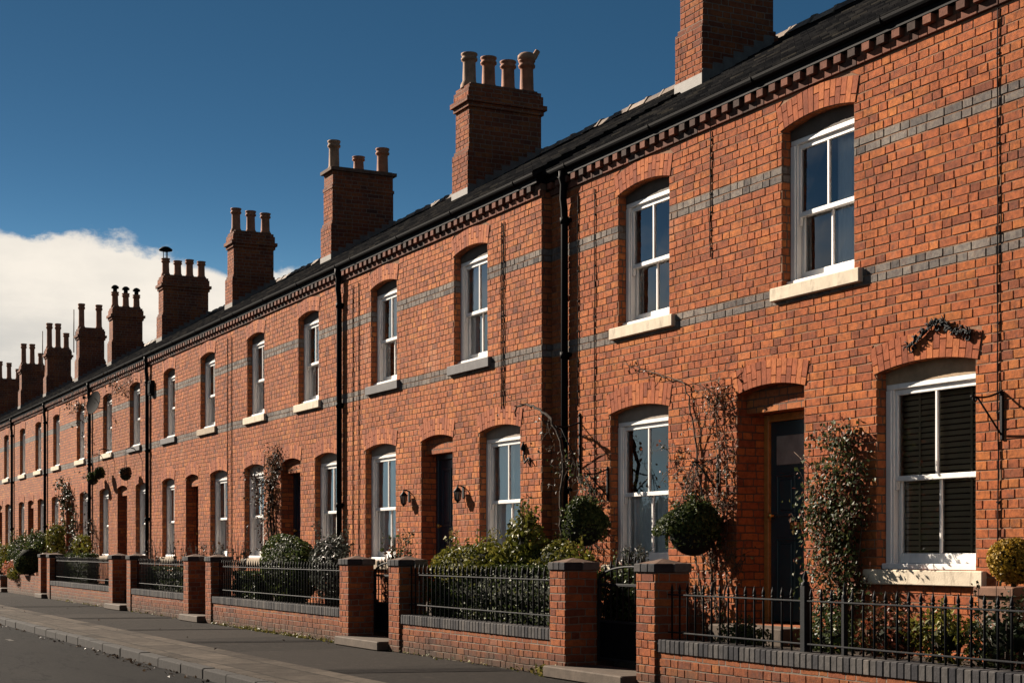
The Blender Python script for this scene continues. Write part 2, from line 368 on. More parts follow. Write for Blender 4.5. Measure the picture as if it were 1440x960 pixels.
def pave_mat():
    k = N('pavement_asphalt'); P = k.pos(); p = k.sep(P)
    pt = k.white(k.m('FLOOR', k.m('DIVIDE', k.m('ADD', p[0], k.m('MULTIPLY', k.noise(P, .9, 2), .5)), 3.1)), 1.0)
    agg = k.noise(P, 120, 3, .7); mid = k.noise(P, 6, 5, .7)
    c = k.ramp(pt, [(0, (0.0184,0.0164,0.0152)), (.5, (0.0254,0.0225,0.0205)), (1, (0.0348,0.0303,0.0271))])
    c = k.mix(1.0, c, k.ramp(agg, [(.3, (.6,.6,.6)), (.6, (1.05,1.05,1.05)), (.82, (1.8,1.7,1.6))]), 'MULTIPLY')
    c = k.mix(k.m('MULTIPLY', k.smooth(mid, .52, .72), .5), c, (.05,.042,.035,1))
    k.bump(k.m('ADD', agg, mid), .006, .8)
    return k.fin(c, .95, .03)
def flag_mat():
    k = N('flagstones'); P = k.pos(); p = k.sep(P)
    w = k.noise(P, 3, 3)
    y = k.m('ADD', p[1], k.m('MULTIPLY', w, .03)); x = k.m('ADD', p[0], k.m('MULTIPLY', w, .05))
    row = k.m('FLOOR', k.m('DIVIDE', y, .49)); fy = k.m('FRACT', k.m('DIVIDE', y, .49))
    s_ = k.m('ADD', k.m('DIVIDE', x, .92), k.m('MULTIPLY', k.white(row, 2.0), 1.0)); cell = k.m('FLOOR', s_); fx = k.m('FRACT', s_)
    d = k.m('MINIMUM', k.m('MULTIPLY', k.m('MINIMUM', fx, k.m('SUBTRACT', 1.0, fx)), .92), k.m('MULTIPLY', k.m('MINIMUM', fy, k.m('SUBTRACT', 1.0, fy)), .49))
    e = k.smooth(d, .004, .014)
    r = k.white(cell, row, 2.0)
    c = k.ramp(r, [(0, (0.0352,0.0289,0.0242)), (.3, (0.0528,0.0438,0.0360)), (.7, (0.0684,0.0567,0.0462)), (1, (0.0880,0.0723,0.0587))])
    n = k.noise(P, 5, 6, .7)
    c = k.mix(1.0, c, k.ramp(n, [(.28, (.5,.5,.5)), (.6, (1.05,1.05,1.05)), (.8, (1.3,1.3,1.3))]), 'MULTIPLY')
    c = k.mix(e, (.022,.020,.017,1), c)
    k.bump(k.m('ADD', k.m('ADD', e, k.m('MULTIPLY', r, .6)), k.m('MULTIPLY', k.noise(P, 45, 5, .7), .7)), .010, .9)
    return k.fin(c, .95, .04)
M['patch'] = simple('painted_shadow_strip', (.014,.0125,.012), .95, .4, 7, .006, 110, .02); M['paint'] = simple('worn_road_paint', (.09,.085,.08), .9, .5, 12, .003, 80, .02)  # the patch colour paints shadow lines on the pavement
M['road'] = road_mat(); M['pave'] = pave_mat(); M['flag'] = flag_mat()

# ------------------------------------------------------------------ terrace geometry
YR, YL, YG, YRIDGE, ZRIDGE = 8.70, 8.572, 7.40, 11.90, 7.71
SL = 1.0187                                  # the stepped forward block is laid out a little longer
RU, RD = .06, .06                            # rise of the window arches
REC = .09                                    # window recess
def arc(xl, xr, zs, rise):
    w = (xr-xl)/2; Rr = (w*w + rise*rise)/(2*rise); xc = (xl+xr)/2
    return lambda x: zs + math.sqrt(max(0, Rr*Rr-(x-xc)**2)) - (Rr - rise)

def facade(x0, x1, y, ztop, ops, mat, house, tint, laid=False, seed=0):
    """street front with arched openings cut through it, with reveals and side, back and gable walls"""
    mb = MB(); xs = {x0, x1}; fm = 1 if laid else 0
    for o in ops:
        for i in range(13): xs.add(o['xl'] + (o['xr']-o['xl'])*i/12)
    xs = sorted(xs)
    for a, b in zip(xs, xs[1:]):
        if b - a < 1e-6: continue
        mid = (a+b)/2; z = (0.0, 0.0)
        for o in sorted([o for o in ops if o['xl'] < mid < o['xr']], key=lambda o: o['zb']):
            mb.quad((a,y,z[0]), (b,y,z[1]), (b,y,o['zb']), (a,y,o['zb']), fm); f = o['arc']; z = (f(a), f(b))
        mb.quad((a,y,z[0]), (b,y,z[1]), (b,y,ztop), (a,y,ztop), fm)
    for o in ops:
        xl, xr, zb, f = o['xl'], o['xr'], o['zb'], o['arc']; d = o.get('depth', .30)
        mb.quad((xl,y,zb), (xl,y,f(xl)), (xl,y+d,f(xl)), (xl,y+d,zb)); mb.quad((xr,y,zb), (xr,y+d,zb), (xr,y+d,f(xr)), (xr,y,f(xr)))
        mb.quad((xl,y,zb), (xl,y+d,zb), (xr,y+d,zb), (xr,y,zb))
        for i in range(12):
            p = xl+(xr-xl)*i/12; q = xl+(xr-xl)*(i+1)/12
            mb.quad((p,y,f(p)), (q,y,f(q)), (q,y+d,f(q)), (p,y+d,f(p)))
    yb = 2*YRIDGE - y
    for xx in (x0+.002, x1-.002 if x1 < -20 or x1 > -10 else x1):
        mb.add([(xx,y,0),(xx,yb,0),(xx,yb,ztop),(xx,YRIDGE,ZRIDGE-.12),(xx,y,ztop)], [(0,1,2,3,4)])
    mb.quad((x0,yb,0), (x0,yb,ztop), (x1,yb,ztop), (x1,yb,0))
    w = mb.build('wall', [mat, M['mortarwall']], house); w.color = (*tint, 1)
    if laid:
        bk = MB(); bricks(bk, x0, x1, 0.0, ztop, y, ops, seed, **({} if y == YR else dict(sl=.165, hl=.112))); b = bk.build('brickwork', [M['bk'], M['bkband']], w); b.color = (*tint, 1)
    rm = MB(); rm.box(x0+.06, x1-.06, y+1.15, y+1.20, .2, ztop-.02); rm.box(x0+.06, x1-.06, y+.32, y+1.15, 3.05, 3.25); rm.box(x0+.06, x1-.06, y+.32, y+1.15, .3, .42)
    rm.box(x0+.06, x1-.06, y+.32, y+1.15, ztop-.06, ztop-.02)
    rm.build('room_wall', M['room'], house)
    return w

def bricks(mb, x0, x1, z0, z1, y, ops=(), seed=0, bands=(47,48,62,63), h=.0050, sl=.205, hl=.115):
    """Flemish bond laid brick by brick, cut round the openings and their arches"""
    rg = random.Random(seed); H = .225; r0 = int(round(z0/.075)); r1 = int(math.floor(z1/.075+.05)); ph = seed*1.7
    def lim(o, z):
        zs = o['zs']; w = (o['xr']-o['xl'])/2
        if z < o['zb']-1e-6: return None
        if z <= zs: return w
        Rr = (w*w+RU*RU)/(2*RU); zc = zs+RU-Rr; A = math.asin(w/Rr)+.012
        if z-zc >= Rr+H: return None
        return min((z-zc)*math.tan(A)+.004, math.sqrt((Rr+H+.004)**2-(z-zc)**2))
    for r in range(r0, r1):
        za, zb = r*.075+.0050+rg.uniform(-.0008,.0008), (r+1)*.075-.0050+rg.uniform(-.0008,.0008)
        if zb > z1: zb = z1
        cuts = []
        for o in ops:
            c = (o['xl']+o['xr'])/2; a, b = lim(o, za+.001), lim(o, zb-.001)
            if za < o['zb'] < zb: b = b if b is not None else a; a = b
            if a is None and b is None: continue
            if b is None: continue
            if a is None: a = b
            cuts.append((c-a, c-b, c+a, c+b))
        cuts.sort(); segs = []; cur = (x0, x0)
        for c in cuts: segs.append((cur, (c[0], c[1]))); cur = (c[2], c[3])
        segs.append((cur, (x1, x1)))
        off = ((sl+hl)/2 if r % 2 else 0) + rg.uniform(-.012,.012)
        x = math.floor((x0-.5)/(sl+hl))*(sl+hl)+off; k = 0; row = []
        while x < x1:
            L = sl if k % 2 == 0 else hl
            if rg.random() < .09: L = sl+hl-L
            L += rg.uniform(-.006,.006); row.append((x, x+L)); x += L; k += 1
        for (sa, sb), (ea, eb) in segs:
            for a, b in row:
                g = .0050
                pa, pb = max(a+g, sa+.003), max(a+g, sb+.003); qa, qb = min(b-g, ea-.003), min(b-g, eb-.003)
                if qa-pa < .012 and qb-pb < .012: continue
                if qa-pa < .004 or qb-pb < .004: continue
                wv = .0028*math.sin(a*1.9+ph)+.002*math.sin(a*5.3+r)
                d = h+rg.uniform(-.0016,.0018); t = rg.uniform(-.0009,.0009); u = rg.uniform(-.0007,.0007)
                P = [(pa,za), (qa,za), (qb,zb), (pb,zb)]; e = .0026
                F = [(pa+e,za+e), (qa-e,za+e), (qb-e,zb-e), (pb+e,zb-e)]
                j = [rg.uniform(-.0011,.0011) for _ in range(8)]
                vs = [(p[0], y, p[1]+wv) for p in P] + [(p[0]+j[i], y-d+(t if i in (0,3) else -t)+(u if i < 2 else -u), p[1]+wv+j[i+4]) for i, p in enumerate(F)]
                mb.add(vs, [(4,5,6,7),(0,1,5,4),(1,2,6,5),(2,3,7,6),(3,0,4,7)], 1 if r in bands else 0)

def voussoirs(house, xl, xr, zs, rise, y, tint, seed):
    rg = random.Random(seed); mb = MB()
    w = (xr-xl)/2; Rr = (w*w+rise*rise)/(2*rise); xc = (xl+xr)/2; zc = zs+rise-Rr; H = .225
    A = math.asin(w/Rr) + .012
    n = max(9, int(round(2*A*(Rr+.05)/.0745)))
    P = lambda t, r: (xc+r*math.sin(t), zc+r*math.cos(t))
    ring = []
    for i in range(13): ring.append(P(-A+2*A*i/12, Rr+.001))
    for i in range(12,-1,-1): ring.append(P(-A+2*A*i/12, Rr+H))
    for i in range(12):
        a, b, c, d = ring[i], ring[i+1], ring[24-i], ring[25-i]
        mb.add([(p[0], y-.002, p[1]) for p in (a,b,c,d)], [(0,1,2,3)], 1)
    for i in range(n):
        t0 = -A+2*A*i/n; t1 = -A+2*A*(i+1)/n; g = .0036/Rr
        cuts = [(0, .145), (.152, H)] if i % 2 else [(0, .068), (.075, H)]
        if rg.random() < .12: cuts = [(0, H)]
        yo = y - .0100 - rg.uniform(0, .003)
        for ra, rb in cuts:
            q = [P(t0+g, Rr+ra+.002), P(t1-g, Rr+ra+.002), P(t1-g, Rr+rb), P(t0+g, Rr+rb)]
            mb.add([(p[0], yo, p[1]) for p in q] + [(p[0], y, p[1]) for p in q], [(0,1,2,3),(0,4,5,1),(1,5,6,2),(2,6,7,3),(3,7,4,0)], 0)
    o = mb.build('brick_arch', [M['arch'], M['mortar']], house); o.color = (*tint, 1)

def window(house, o, y, zs, zsp, rise, sill, curtain, seed, infill='infill', zmid=None):
    rg = random.Random(seed); xl, xr = o['xl'], o['xr']; f = o['arc']; b = y+REC; ft = zsp-.09
    fr = MB()                                                     # box frame
    fw = .07
    fr.bbox(xl+.002, xl+fw, b, b+.14, zs, ft-.05, .006); fr.bbox(xr-fw, xr-.002, b, b+.14, zs, ft-.05, .006)
    fr.bbox(xl+.002, xr-.002, b+.006, b+.14, ft-.05, ft, .006)
    fr.bbox(xl+.002, xr-.002, b-.045, b+.14, zs, zs+.05, .006)
    for s, x in ((1, xl+fw), (-1, xr-fw)): fr.box(min(x, x+s*.018), max(x, x+s*.018), b+.012, b+.03, zs+.05, ft-.05)
    W = fr.build('window', M['white'], house)
    pn = MB()                                                     # arched infill above the frame
    k = 14; X = [xl+(xr-xl)*i/k for i in range(k+1)]
    for p, q in zip(X, X[1:]): pn.quad((p,b+.004,ft-.004), (q,b+.004,ft-.004), (q,b+.004,f(q)), (p,b+.004,f(p)))
    pn.build('arch_panel', M[infill], W)
    zm = zmid or (zs+ft)/2-.02
    a0, a1 = xl+fw, xr-fw
    for nm, z0, z1, yy, bot, top in (('upper_sash', zm-.022, ft-.05, b+.03, .045, .048), ('lower_sash', zs+.05, zm+.022, b+.075, .085, .04)):
        s = MB(); st = .048; g = .002
        s.bbox(a0, a0+st, yy, yy+.04, z0, z1, .004); s.bbox(a1-st, a1, yy, yy+.04, z0, z1, .004)
        s.bbox(a0+st-g, a1-st+g, yy+.001, yy+.039, z0+.001, z0+bot, .004); s.bbox(a0+st-g, a1-st+g, yy+.001, yy+.039, z1-top, z1-.001, .004)
        xm = (a0+a1)/2; s.bbox(xm-.013, xm+.013, yy+.004, yy+.036, z0+bot-g, z1-top+g, .003)
        if nm == 'upper_sash':
            for hx in (a0, a1-.04): s.prism([(hx, z0+.001), (hx+.012, z0-.07), (hx+.03, z0-.07), (hx+.04, z0+.001)], 'y', yy+.003, yy+.037)
        S = s.build(nm, M['white'], W)
        gp = MB()
        for x0_, x1_ in ((a0+st, xm-.013), (xm+.013, a1-st)):
            t = [rg.uniform(-.0018, .0018) for _ in range(4)]
            gp.quad((x0_,yy+.02+t[0],z0+bot), (x1_,yy+.02+t[1],z0+bot), (x1_,yy+.02+t[2],z1-top), (x0_,yy+.02+t[3],z1-top))
        gp.build('pane', M['glass'], S)
    s = MB(); s.bbox(xl-.13, xr+.12, y-.052, y+REC-.004, zs-.125, zs-.001, .007); s.build('sill', M[sill], W)
    cy = b+.135
    def drape(xa, xb, za, zb, mat, waves):
        c = MB(); nn = max(10, int((xb-xa)/.012)); ph = rg.uniform(0, 6)
        pts = []
        for i in range(nn+1):
            t = i/nn; pts.append((xa+(xb-xa)*t, cy+.010*math.sin(t*waves*6.283+ph)+.006*math.sin(t*waves*15.1+ph*2)))
        for p, q in zip(pts, pts[1:]): c.add([(p[0],p[1],za),(q[0],q[1],za),(q[0],q[1],zb),(p[0],p[1],zb)], [(0,1,2,3)], 0, True)
        c.build('curtain', M[mat], W)
    if curtain == 'net': drape(xl+.05, xr-.05, zs+.02, ft, 'net', 9)
    elif curtain == 'half': drape(xl+.05, xr-.05, zs+.02, zm, 'net', 9)
    elif curtain == 'sides': drape(xl+.03, xl+.30, zs+.02, ft, 'curtain', 3); drape(xr-.30, xr-.03, zs+.02, ft, 'curtain', 3)
    elif curtain == 'right': drape(xr-.52, xr-.03, zs+.02, ft, 'curtain', 4)
    elif curtain == 'blind':
        c = MB(); z = zs+.08
        while z < ft-.06:
            c.prism([(cy-.011, z-.018), (cy+.007, z+.019), (cy+.010, z+.018), (cy-.008, z-.019)], 'x', xl+.06, xr-.06); z += .047
        for xx in (xl+.28, xr-.28): c.box(xx, xx+.022, cy-.016, cy-.014, zs+.06, ft-.05)
        c.build('blind', M['blind'], W)
    return W

def door(house, o, y, zb, zsp, paint, frame, fancy=False):
    xl, xr = o['xl'], o['xr']; f = o['arc']; dp = .31 if y == YR else .215; t0 = y+(.11 if y == YR else .075); zt = zsp-.18
    ly = MB(); X = [xl+(xr-xl)*i/14 for i in range(15)]
    for p, q in zip(X, X[1:]):
        ly.quad((p,t0,zt), (q,t0,zt), (q,t0,f(q)), (p,t0,f(p)))
        ly.quad((p,t0,zt), (p,t0+.20,zt), (q,t0+.20,zt), (q,t0,zt))
    L = ly.build('door_lintel', M['brickR' if y == YR else 'brickL'], house)
    d = y+dp
    D = MB(); a0, a1 = xl+.075, xr-.075; ztop = zt-.075
    D.bbox(a0+.003, a1-.003, d+.03, d+.075, zb+.02, ztop-.003, .003)
    xm = (a0+a1)/2
    for z0, z1 in ((zb+.20, zb+.82), (zb+1.02, ztop-.50 if fancy else ztop-.12)):
        for p, q in ((a0+.10, xm-.05), (xm+.05, a1-.10)):
            # moulded panel: a raised bead round a sunk field
            D.bbox(p, q, d+.016, d+.031, z0, z0+.03, .004); D.bbox(p, q, d+.016, d+.031, z1-.03, z1, .004)
            D.bbox(p, p+.03, d+.017, d+.031, z0+.03, z1-.03, .004); D.bbox(q-.03, q, d+.017, d+.031, z0+.03, z1-.03, .004)
            D.bbox(p+.06, q-.06, d+.020, d+.031, z0+.06, z1-.06, .006)
    Do = D.build('door', M[paint], house)
    F = MB(); F.bbox(xl+.002, xl+.075, d, d+.10, zb, zt-.002, .006); F.bbox(xr-.075, xr-.002, d, d+.10, zb, zt-.002, .006); F.bbox(xl+.075, xr-.075, d+.001, d+.10, zt-.075, zt-.002, .006)
    F.build('frame', M[frame], Do)
    if fancy:
        g = MB(); g.bbox(a0+.10, a1-.10, d+.024, d+.034, ztop-.42, ztop-.14, .004); g.build('door_glass', M['lampglass'], Do)
    lb = MB(); lb.bbox(xm-.13, xm+.13, d+.018, d+.031, zb+.90, zb+.965, .004); lb.bbox(xm-.10, xm+.10, d+.012, d+.019, zb+.918, zb+.947, .003); lb.build('letterbox', M['brass'], Do)
    kb = MB(); kb.lathe([(.012,0),(.012,.001)], (0,0,0)); kb = MB()
    kb.tube([(a0+.06, d+.03, zb+1.03), (a0+.06, d-.005, zb+1.03)], .012, 8); kb.tube([(a0+.06, d-.004, zb+1.03), (a0+.06, d-.018, zb+1.03), (a0+.06, d-.034, zb+1.03), (a0+.06, d-.042, zb+1.03)], [.018,.032,.030,.012], 10)
    kb.build('door_knob', M['brass'], Do)
    s = MB(); s.bbox(xl-.06, xr+.06, y-.30, y+.33, zb-.17, zb-.004, .012); s.build('doorstep', M['step'], house)

def roof(house, x0, x1, yE, zE, mat):
    mb = MB(); n = 18
    dy = (YRIDGE-yE)/n; dz = (ZRIDGE-zE)/n
    for i in range(n):
        ya, yb = yE+dy*i, yE+dy*(i+1); za, zb = zE+dz*i, zE+dz*(i+1)
        L = .016
        mb.quad((x0,ya-.006,za+L), (x1,ya-.006,za+L), (x1,yb,zb+.001), (x0,yb,zb+.001)); mb.quad((x0,ya-.006,za+.001), (x1,ya-.006,za+.001), (x1,ya-.006,za+L), (x0,ya-.006,za+L))
    yb = 2*YRIDGE-yE
    mb.quad((x0,YRIDGE,ZRIDGE), (x1,YRIDGE,ZRIDGE), (x1,yb,zE), (x0,yb,zE))
    for xx in (x0+.001, x1-.001): mb.add([(xx,yE,zE-.05),(xx,yE,zE),(xx,YRIDGE,ZRIDGE),(xx,YRIDGE,ZRIDGE-.1)], [(0,1,2,3)])
    ro = mb.build('roof', M[mat], house)
    rt = MB(); x = x0; rg = random.Random(int(x0*100))
    while x < x1-.05:
        e = min(x+.45, x1); j = rg.uniform(-.006, .010); k = rg.uniform(-.006,.006)
        def sec(w, h): return [(YRIDGE-w, ZRIDGE-w*.6+.03+j), (YRIDGE-w*.45, ZRIDGE+h*.75+j), (YRIDGE-w*.1, ZRIDGE+h+j), (YRIDGE+w*.1, ZRIDGE+h+j), (YRIDGE+w*.45, ZRIDGE+h*.75+j), (YRIDGE+w, ZRIDGE-w*.6+.03+j)]
        rt.prism(sec(.125, .062), 'x', x, e-.012); rt.prism(sec(.14, .078), 'x', e-.055, e-.004)
        x = e
    rt.build('ridge_tiles', M['ridge'], ro)
    return ro

def eaves(house, x0, x1, y, zt, seed):
    rg = random.Random(seed)
    mb = MB(); x = x0+.004
    while x < x1-.02:                                             # projecting course, one brick at a time
        e = min(x+rg.choice((.225,.11,.225)), x1-.002); mb.bbox(x+.002, e-.003, y-.026-rg.uniform(0,.004), y+.06, zt, zt+.068, .004); x = e
    x = x0+.02
    while x < x1-.10:                                             # dentils
        mb.bbox(x, x+.103, y-.072-rg.uniform(0,.004), y+.06, zt+.071, zt+.142, .004); x += .19
    mb.box(x0+.002, x1-.002, y-.02, y+.06, zt+.068, zt+.146, 2)
    mb.box(x0+.002, x1-.002, y-.076, y+.06, zt+.148, zt+.255, 1)    # fascia board
    mb.build('cornice', [M['dentil'], M['black'], M['mortar']], house)
    g = MB(); a = []; b = []; gy, gz, gr = y-.088, zt+.262, .046
    for i in range(9):
        t = math.pi*(1+i/8); a.append((gy+gr*math.cos(t), gz+gr*1.25*math.sin(t))); b.append((gy+(gr-.007)*math.cos(t), gz+(gr-.007)*1.25*math.sin(t)))
    g.prism(a+b[::-1], 'x', x0+.001, x1-.001)
    x = x0+.5
    while x < x1:
        aa = [(gy+(gr+.006)*math.cos(math.pi*(1+i/8)), gz+(gr+.006)*1.25*math.sin(math.pi*(1+i/8))) for i in range(9)]
        g.prism(aa+b[::-1], 'x', x, x+.035); x += 1.83
    g.build('gutter', M['pipe'], house)

def downpipe(house, x, y, zt, zb=.2):
    r = .042; mb = MB(); gy = y-.088
    mb.tube([(x,gy,zt+.20), (x,gy,zt+.12), (x,gy+.02,zt+.05), (x,y-.075,zt-.12), (x,y-.06,zt-.22), (x,y-.055,zt-.35), (x,y-.055,zb)], r, 10)
    z = zt-.4
    while z > zb+.2:
        mb.tube([(x,y-.055,z), (x,y-.055,z+.07)], r+.012, 10); mb.box(x-.085, x+.085, y-.022, y-.001, z+.015, z+.055); z -= 1.55
    mb.build('downpipe', M['pipe'], house)
def cable(house, x, y, z0, z1, r=.006, dx=0):
    mb = MB(); n = 6
    rg = random.Random(int(abs(x)*100)); n = 14
    mb.tube([(x+rg.gauss(0,.006), y-.007-r, z0+(z1-z0)*i/n) for i in range(n+1)], r, 5)
    for i in range(1, n, 2): z = z0+(z1-z0)*i/n; mb.box(x-.016, x+.016, y-.016, y-.002, z-.006, z+.006)
    mb.build('cable', M['black'], house)

def chimney(house, xr, y0, y1, pots, yE, zE, corbel=True, pole=False, seed=1):
    x1, x0 = xr, xr-.60; mb = MB(); sl = (ZRIDGE-zE)/(YRIDGE-yE)
    def bx(i, z0, z1, c=0): mb.box(x0+i, x1-i, y0+i, y1-i, z0, z1, c)
    bx(0, zE+.3, 7.60); bx(.022, 7.598, 7.66); bx(.045, 7.658, 8.30)
    if corbel: bx(.012, 8.298, 8.374); bx(-.028, 8.372, 8.448); bx(.02, 8.446, 8.60); bx(.045, 8.598, 8.665); bx(.09, 8.663, 8.70, 1)
    else: bx(.03, 8.298, 8.36); bx(.05, 8.358, 8.64); bx(-.01, 8.638, 8.70, 1); bx(.06, 8.698, 8.725, 1)
    ch = mb.build('chimney', [M['brickC'], M['mortar']], house); ch.color = (1,1,1,1)
    if xr > -45:
        for q, (i_, za, zb) in enumerate(((0, 6.6, 7.575), (.045, 7.65, 8.325), (.02, 8.475, 8.60))[:3 if corbel else 2]):
            bk = MB(); bricks(bk, x0+i_, x1-i_, za, zb, y0+i_, (), seed+q, ()); bk.build('brickwork', M['bkC'], ch)
    fl = MB(); b = yE; zf = lambda y: zE+sl*(y-yE)
    fl.box(x0-.006, x1+.006, y0-.012, y0+.02, zf(y0)-.1, zf(y0)+.11)
    yy = y0
    while yy < y1-.1:                                             # stepped lead up the side
        for xx in (x0-.008, x1): fl.box(xx, xx+.008, yy+.001, min(yy+.15, y1)-.001, zf(yy)-.05, zf(yy)+.17)
        yy += .15
    fl.build('flashing', M['lead'], ch)
    n = len(pots); rg = random.Random(seed); L = y1-y0
    for i, (h, r, kind, col) in enumerate(pots):
        c = (x0+.30+rg.uniform(-.02,.02), y0+.17+(L-.34)*(i/(n-1) if n > 1 else .5), 8.66)
        p = MB(); p.lathe([(r*1.25,0),(r*1.22,.06),(r*.95,.12),(r*.88,h*.72),(r*.92,h*.78),(r*1.14,h*.80),(r*1.16,h*.86),(r*1.0,h*.88),(r*1.05,h*.93),(r*1.17,h*.96),(r*1.15,h),(r*.8,h),(r*.78,h-.12)], c, 16)
        po = p.build('chimney_pot', M[col], ch)
        q = MB()
        if kind == 'cowl':
            q.tube([(c[0], c[1], c[2]+h-.02), (c[0], c[1], c[2]+h+.13)], r*.62, 10)
            q.lathe([(r*1.1,0),(r*1.15,.05),(r*.5,.10),(.01,.11)], (c[0], c[1], c[2]+h+.11), 12)
            q.build('chimney_cowl', M['galv'] if rg.random() < .0 else M['pipe'], ch)
        elif kind == 'mushroom':
            for t in range(3):
                q.tube([(c[0]+r*.6*math.cos(t*2.1), c[1]+r*.6*math.sin(t*2.1), c[2]+h-.02), (c[0]+r*.6*math.cos(t*2.1), c[1]+r*.6*math.sin(t*2.1), c[2]+h+.20)], .012, 5)
            q.lathe([(r*.5,0),(r*1.7,.03),(r*1.75,.07),(r*.9,.13),(.01,.15)], (c[0], c[1], c[2]+h+.18), 14); q.build('chimney_cowl', M['pipe'], ch)
        elif kind == 'spout':
            q.lathe([(r*1.15,0),(r*1.3,.02),(r*1.25,.07),(r*.9,.11),(.01,.12)], (c[0], c[1], c[2]+h), 14)
            q.tube([(c[0], c[1], c[2]+h+.05), (c[0]+.03, c[1]+r*1.1, c[2]+h+.08), (c[0]+.04, c[1]+r*1.5, c[2]+h+.17)], [.05,.055,.045], 8); q.build('chimney_cowl', M['buff'], ch)
    if pole:
        a = MB(); a.tube([(x0-.03, y0-.02, 7.9), (x0-.03, y0-.02, 9.35)], .018, 6); a.build('aerial_pole', M['galv'], ch)

# ------------------------------------------------------------------ the houses
ZU, SPU, ZD, SPD, ZDOOR = 3.68, 5.12, 1.10, 2.75, .56
def house(label, x0, x1, near, ups, dns, dr, tint, sills, curt, paint, frame='navy', infills=None, pipe=True, chim=None, fancy=False, seed=0, dnsills=None):
    y, zt = (YR, 5.42) if near else (YL, 5.42)
    if not near:
        x0, x1 = x0*SL, x1*SL; ups = [(a*SL, b*SL) for a, b in ups]; dns = [(a*SL, b*SL) for a, b in dns]; dr = (dr[0]*SL, dr[1]*SL)
    bm = M['brickR'] if near else M['brickL']
    H = thing('terraced_house', ((x0+x1)/2, y, 0), label, 'house', 'brick terraced houses along the street')
    ops = []
    for xl, xr in ups: ops.append(dict(xl=xl, xr=xr, zb=ZU, arc=arc(xl, xr, SPU, RU), k='u', zs=SPU))
    for xl, xr in dns: ops.append(dict(xl=xl, xr=xr, zb=ZD, arc=arc(xl, xr, SPD, RD), k='d', zs=SPD))
    od = dict(xl=dr[0], xr=dr[1], zb=ZDOOR, arc=arc(dr[0], dr[1], SPD, RD), k='r', depth=.34, zs=SPD); ops.append(od)
    facade(x0, x1, y, zt, ops, bm, H, tint, x1 > -37, seed)
    for i, o in enumerate(ops):
        sp, ri = (SPU, RU) if o['k'] == 'u' else (SPD, RD)
        voussoirs(H, o['xl'], o['xr'], sp, ri, y, tint, seed*10+i)
        if o['k'] == 'u': window(H, o, y, ZU, SPU, RU, sills[i], curt[i], seed*20+i, infill='shaded_infill')
        elif o['k'] == 'd': window(H, o, y, ZD, SPD, RD, (dnsills or ('tanst','tanst'))[i-len(ups)], curt[i], seed*20+i, infill=(infills or ('infill','infill'))[i-len(ups)])
    door(H, od, y, ZDOOR, SPD, paint, frame, fancy)
    yE, zE = (YR-.12, 5.69) if near else (YL-.12, 5.69)
    roof(H, x0, x1, yE, zE, 'slateR' if near else 'slateL')
    eaves(H, x0, x1, y, zt, seed+3)
    if chim: chimney(H, *chim, yE, zE, corbel=chim_opts.get(seed, {}).get('corbel', True), pole=chim_opts.get(seed, {}).get('pole', False), seed=seed)
    return H
chim_opts = {2: {}, 3: {'corbel': False}, 7: {'pole': True}, 8: {'pole': True}}
w2 = lambda c, w: (c-w/2, c+w/2)
P4 = [(.56,.115,'','buff'), (.55,.115,'','terra'), (.53,.115,'','terra'), (.60,.12,'spout','terra')]
T3 = [(.58,.11,'','terra'), (.55,.11,'','terra'), (.53,.11,'','terra')]
houses = {}
houses[0] = house('brick terraced house with vertical cable cut off by the right edge of the photo', -9.0, -2.6, True, [w2(-7.2,1.03), w2(-4.3,1.03)], [w2(-7.35,1.17), w2(-3.9,1.17)], w2(-5.7,1.05),
    (1,.97,.95), ['cream']*2, ['sides','net','net','sides'], 'teal', 'wood', seed=11)
houses[1] = house('nearest whole brick terraced house, leafy climbers and two hanging balls beside its dark door', -16.275, -9.0, True, [(-14.73,-13.70),(-11.77,-10.74)], [(-14.90,-13.72),(-10.44,-9.27)], (-12.49,-11.44),
    (1.06,.98,.93), ['cream']*2, ['none','right','half','blind'], 'teal', 'wood', infills=('infill','tan'), fancy=True, seed=1, dnsills=('cream','cream'))
downpipe(houses[1], -15.86, YR, 5.42)
for x, a, b in ((-9.02,.6,5.4), (-12.93,4.15,5.4), (-15.62,2.9,5.3), (-15.24,1.3,5.3)): cable(houses[1], x, YR, a, b)
houses[2] = house('terraced house with two black wall lanterns by its navy door, next to the nearest one', -22.4, -15.98, False, [w2(-17.92,.99), w2(-20.84,.98)], [w2(-17.09,1.12), w2(-20.97,1.16)], w2(-18.97,1.02),
    (1.16,1.17,1.18), ['grey','grey'], ['sides','right','net','net'], 'navy', chim=(-15.80, 10.5, 11.62, P4), seed=2)
houses[3] = house('terraced house with tall dry vine between its ground window and dark door', -28.45, -22.4, False, [w2(-24.08,.98), w2(-26.9,1.0)], [w2(-23.24,1.05), w2(-27.0,1.13)], w2(-24.97,1.0),
    (1.07,1.07,1.08), ['cream','cream'], ['none','sides','sides','net'], 'navy', chim=(-22.46, 10.5, 11.88, P4), seed=4)
houses[4] = house('terraced house with reddish front door and one tan, one dark grey upper sill', -34.6, -28.45, False, [w2(-30.0,1.03), w2(-32.97,.95)], [w2(-29.25,1.13), w2(-33.05,1.02)], w2(-31.15,.94),
    (1.07,1.05,1.02), ['tanst','grey'], ['none','none','net','net'], 'maroon', 'maroon', chim=(-28.72, 10.5, 11.86, [(.62,.11,'','buff'), (.36,.11,'','terra'), (.58,.12,'','terra')]), seed=3)
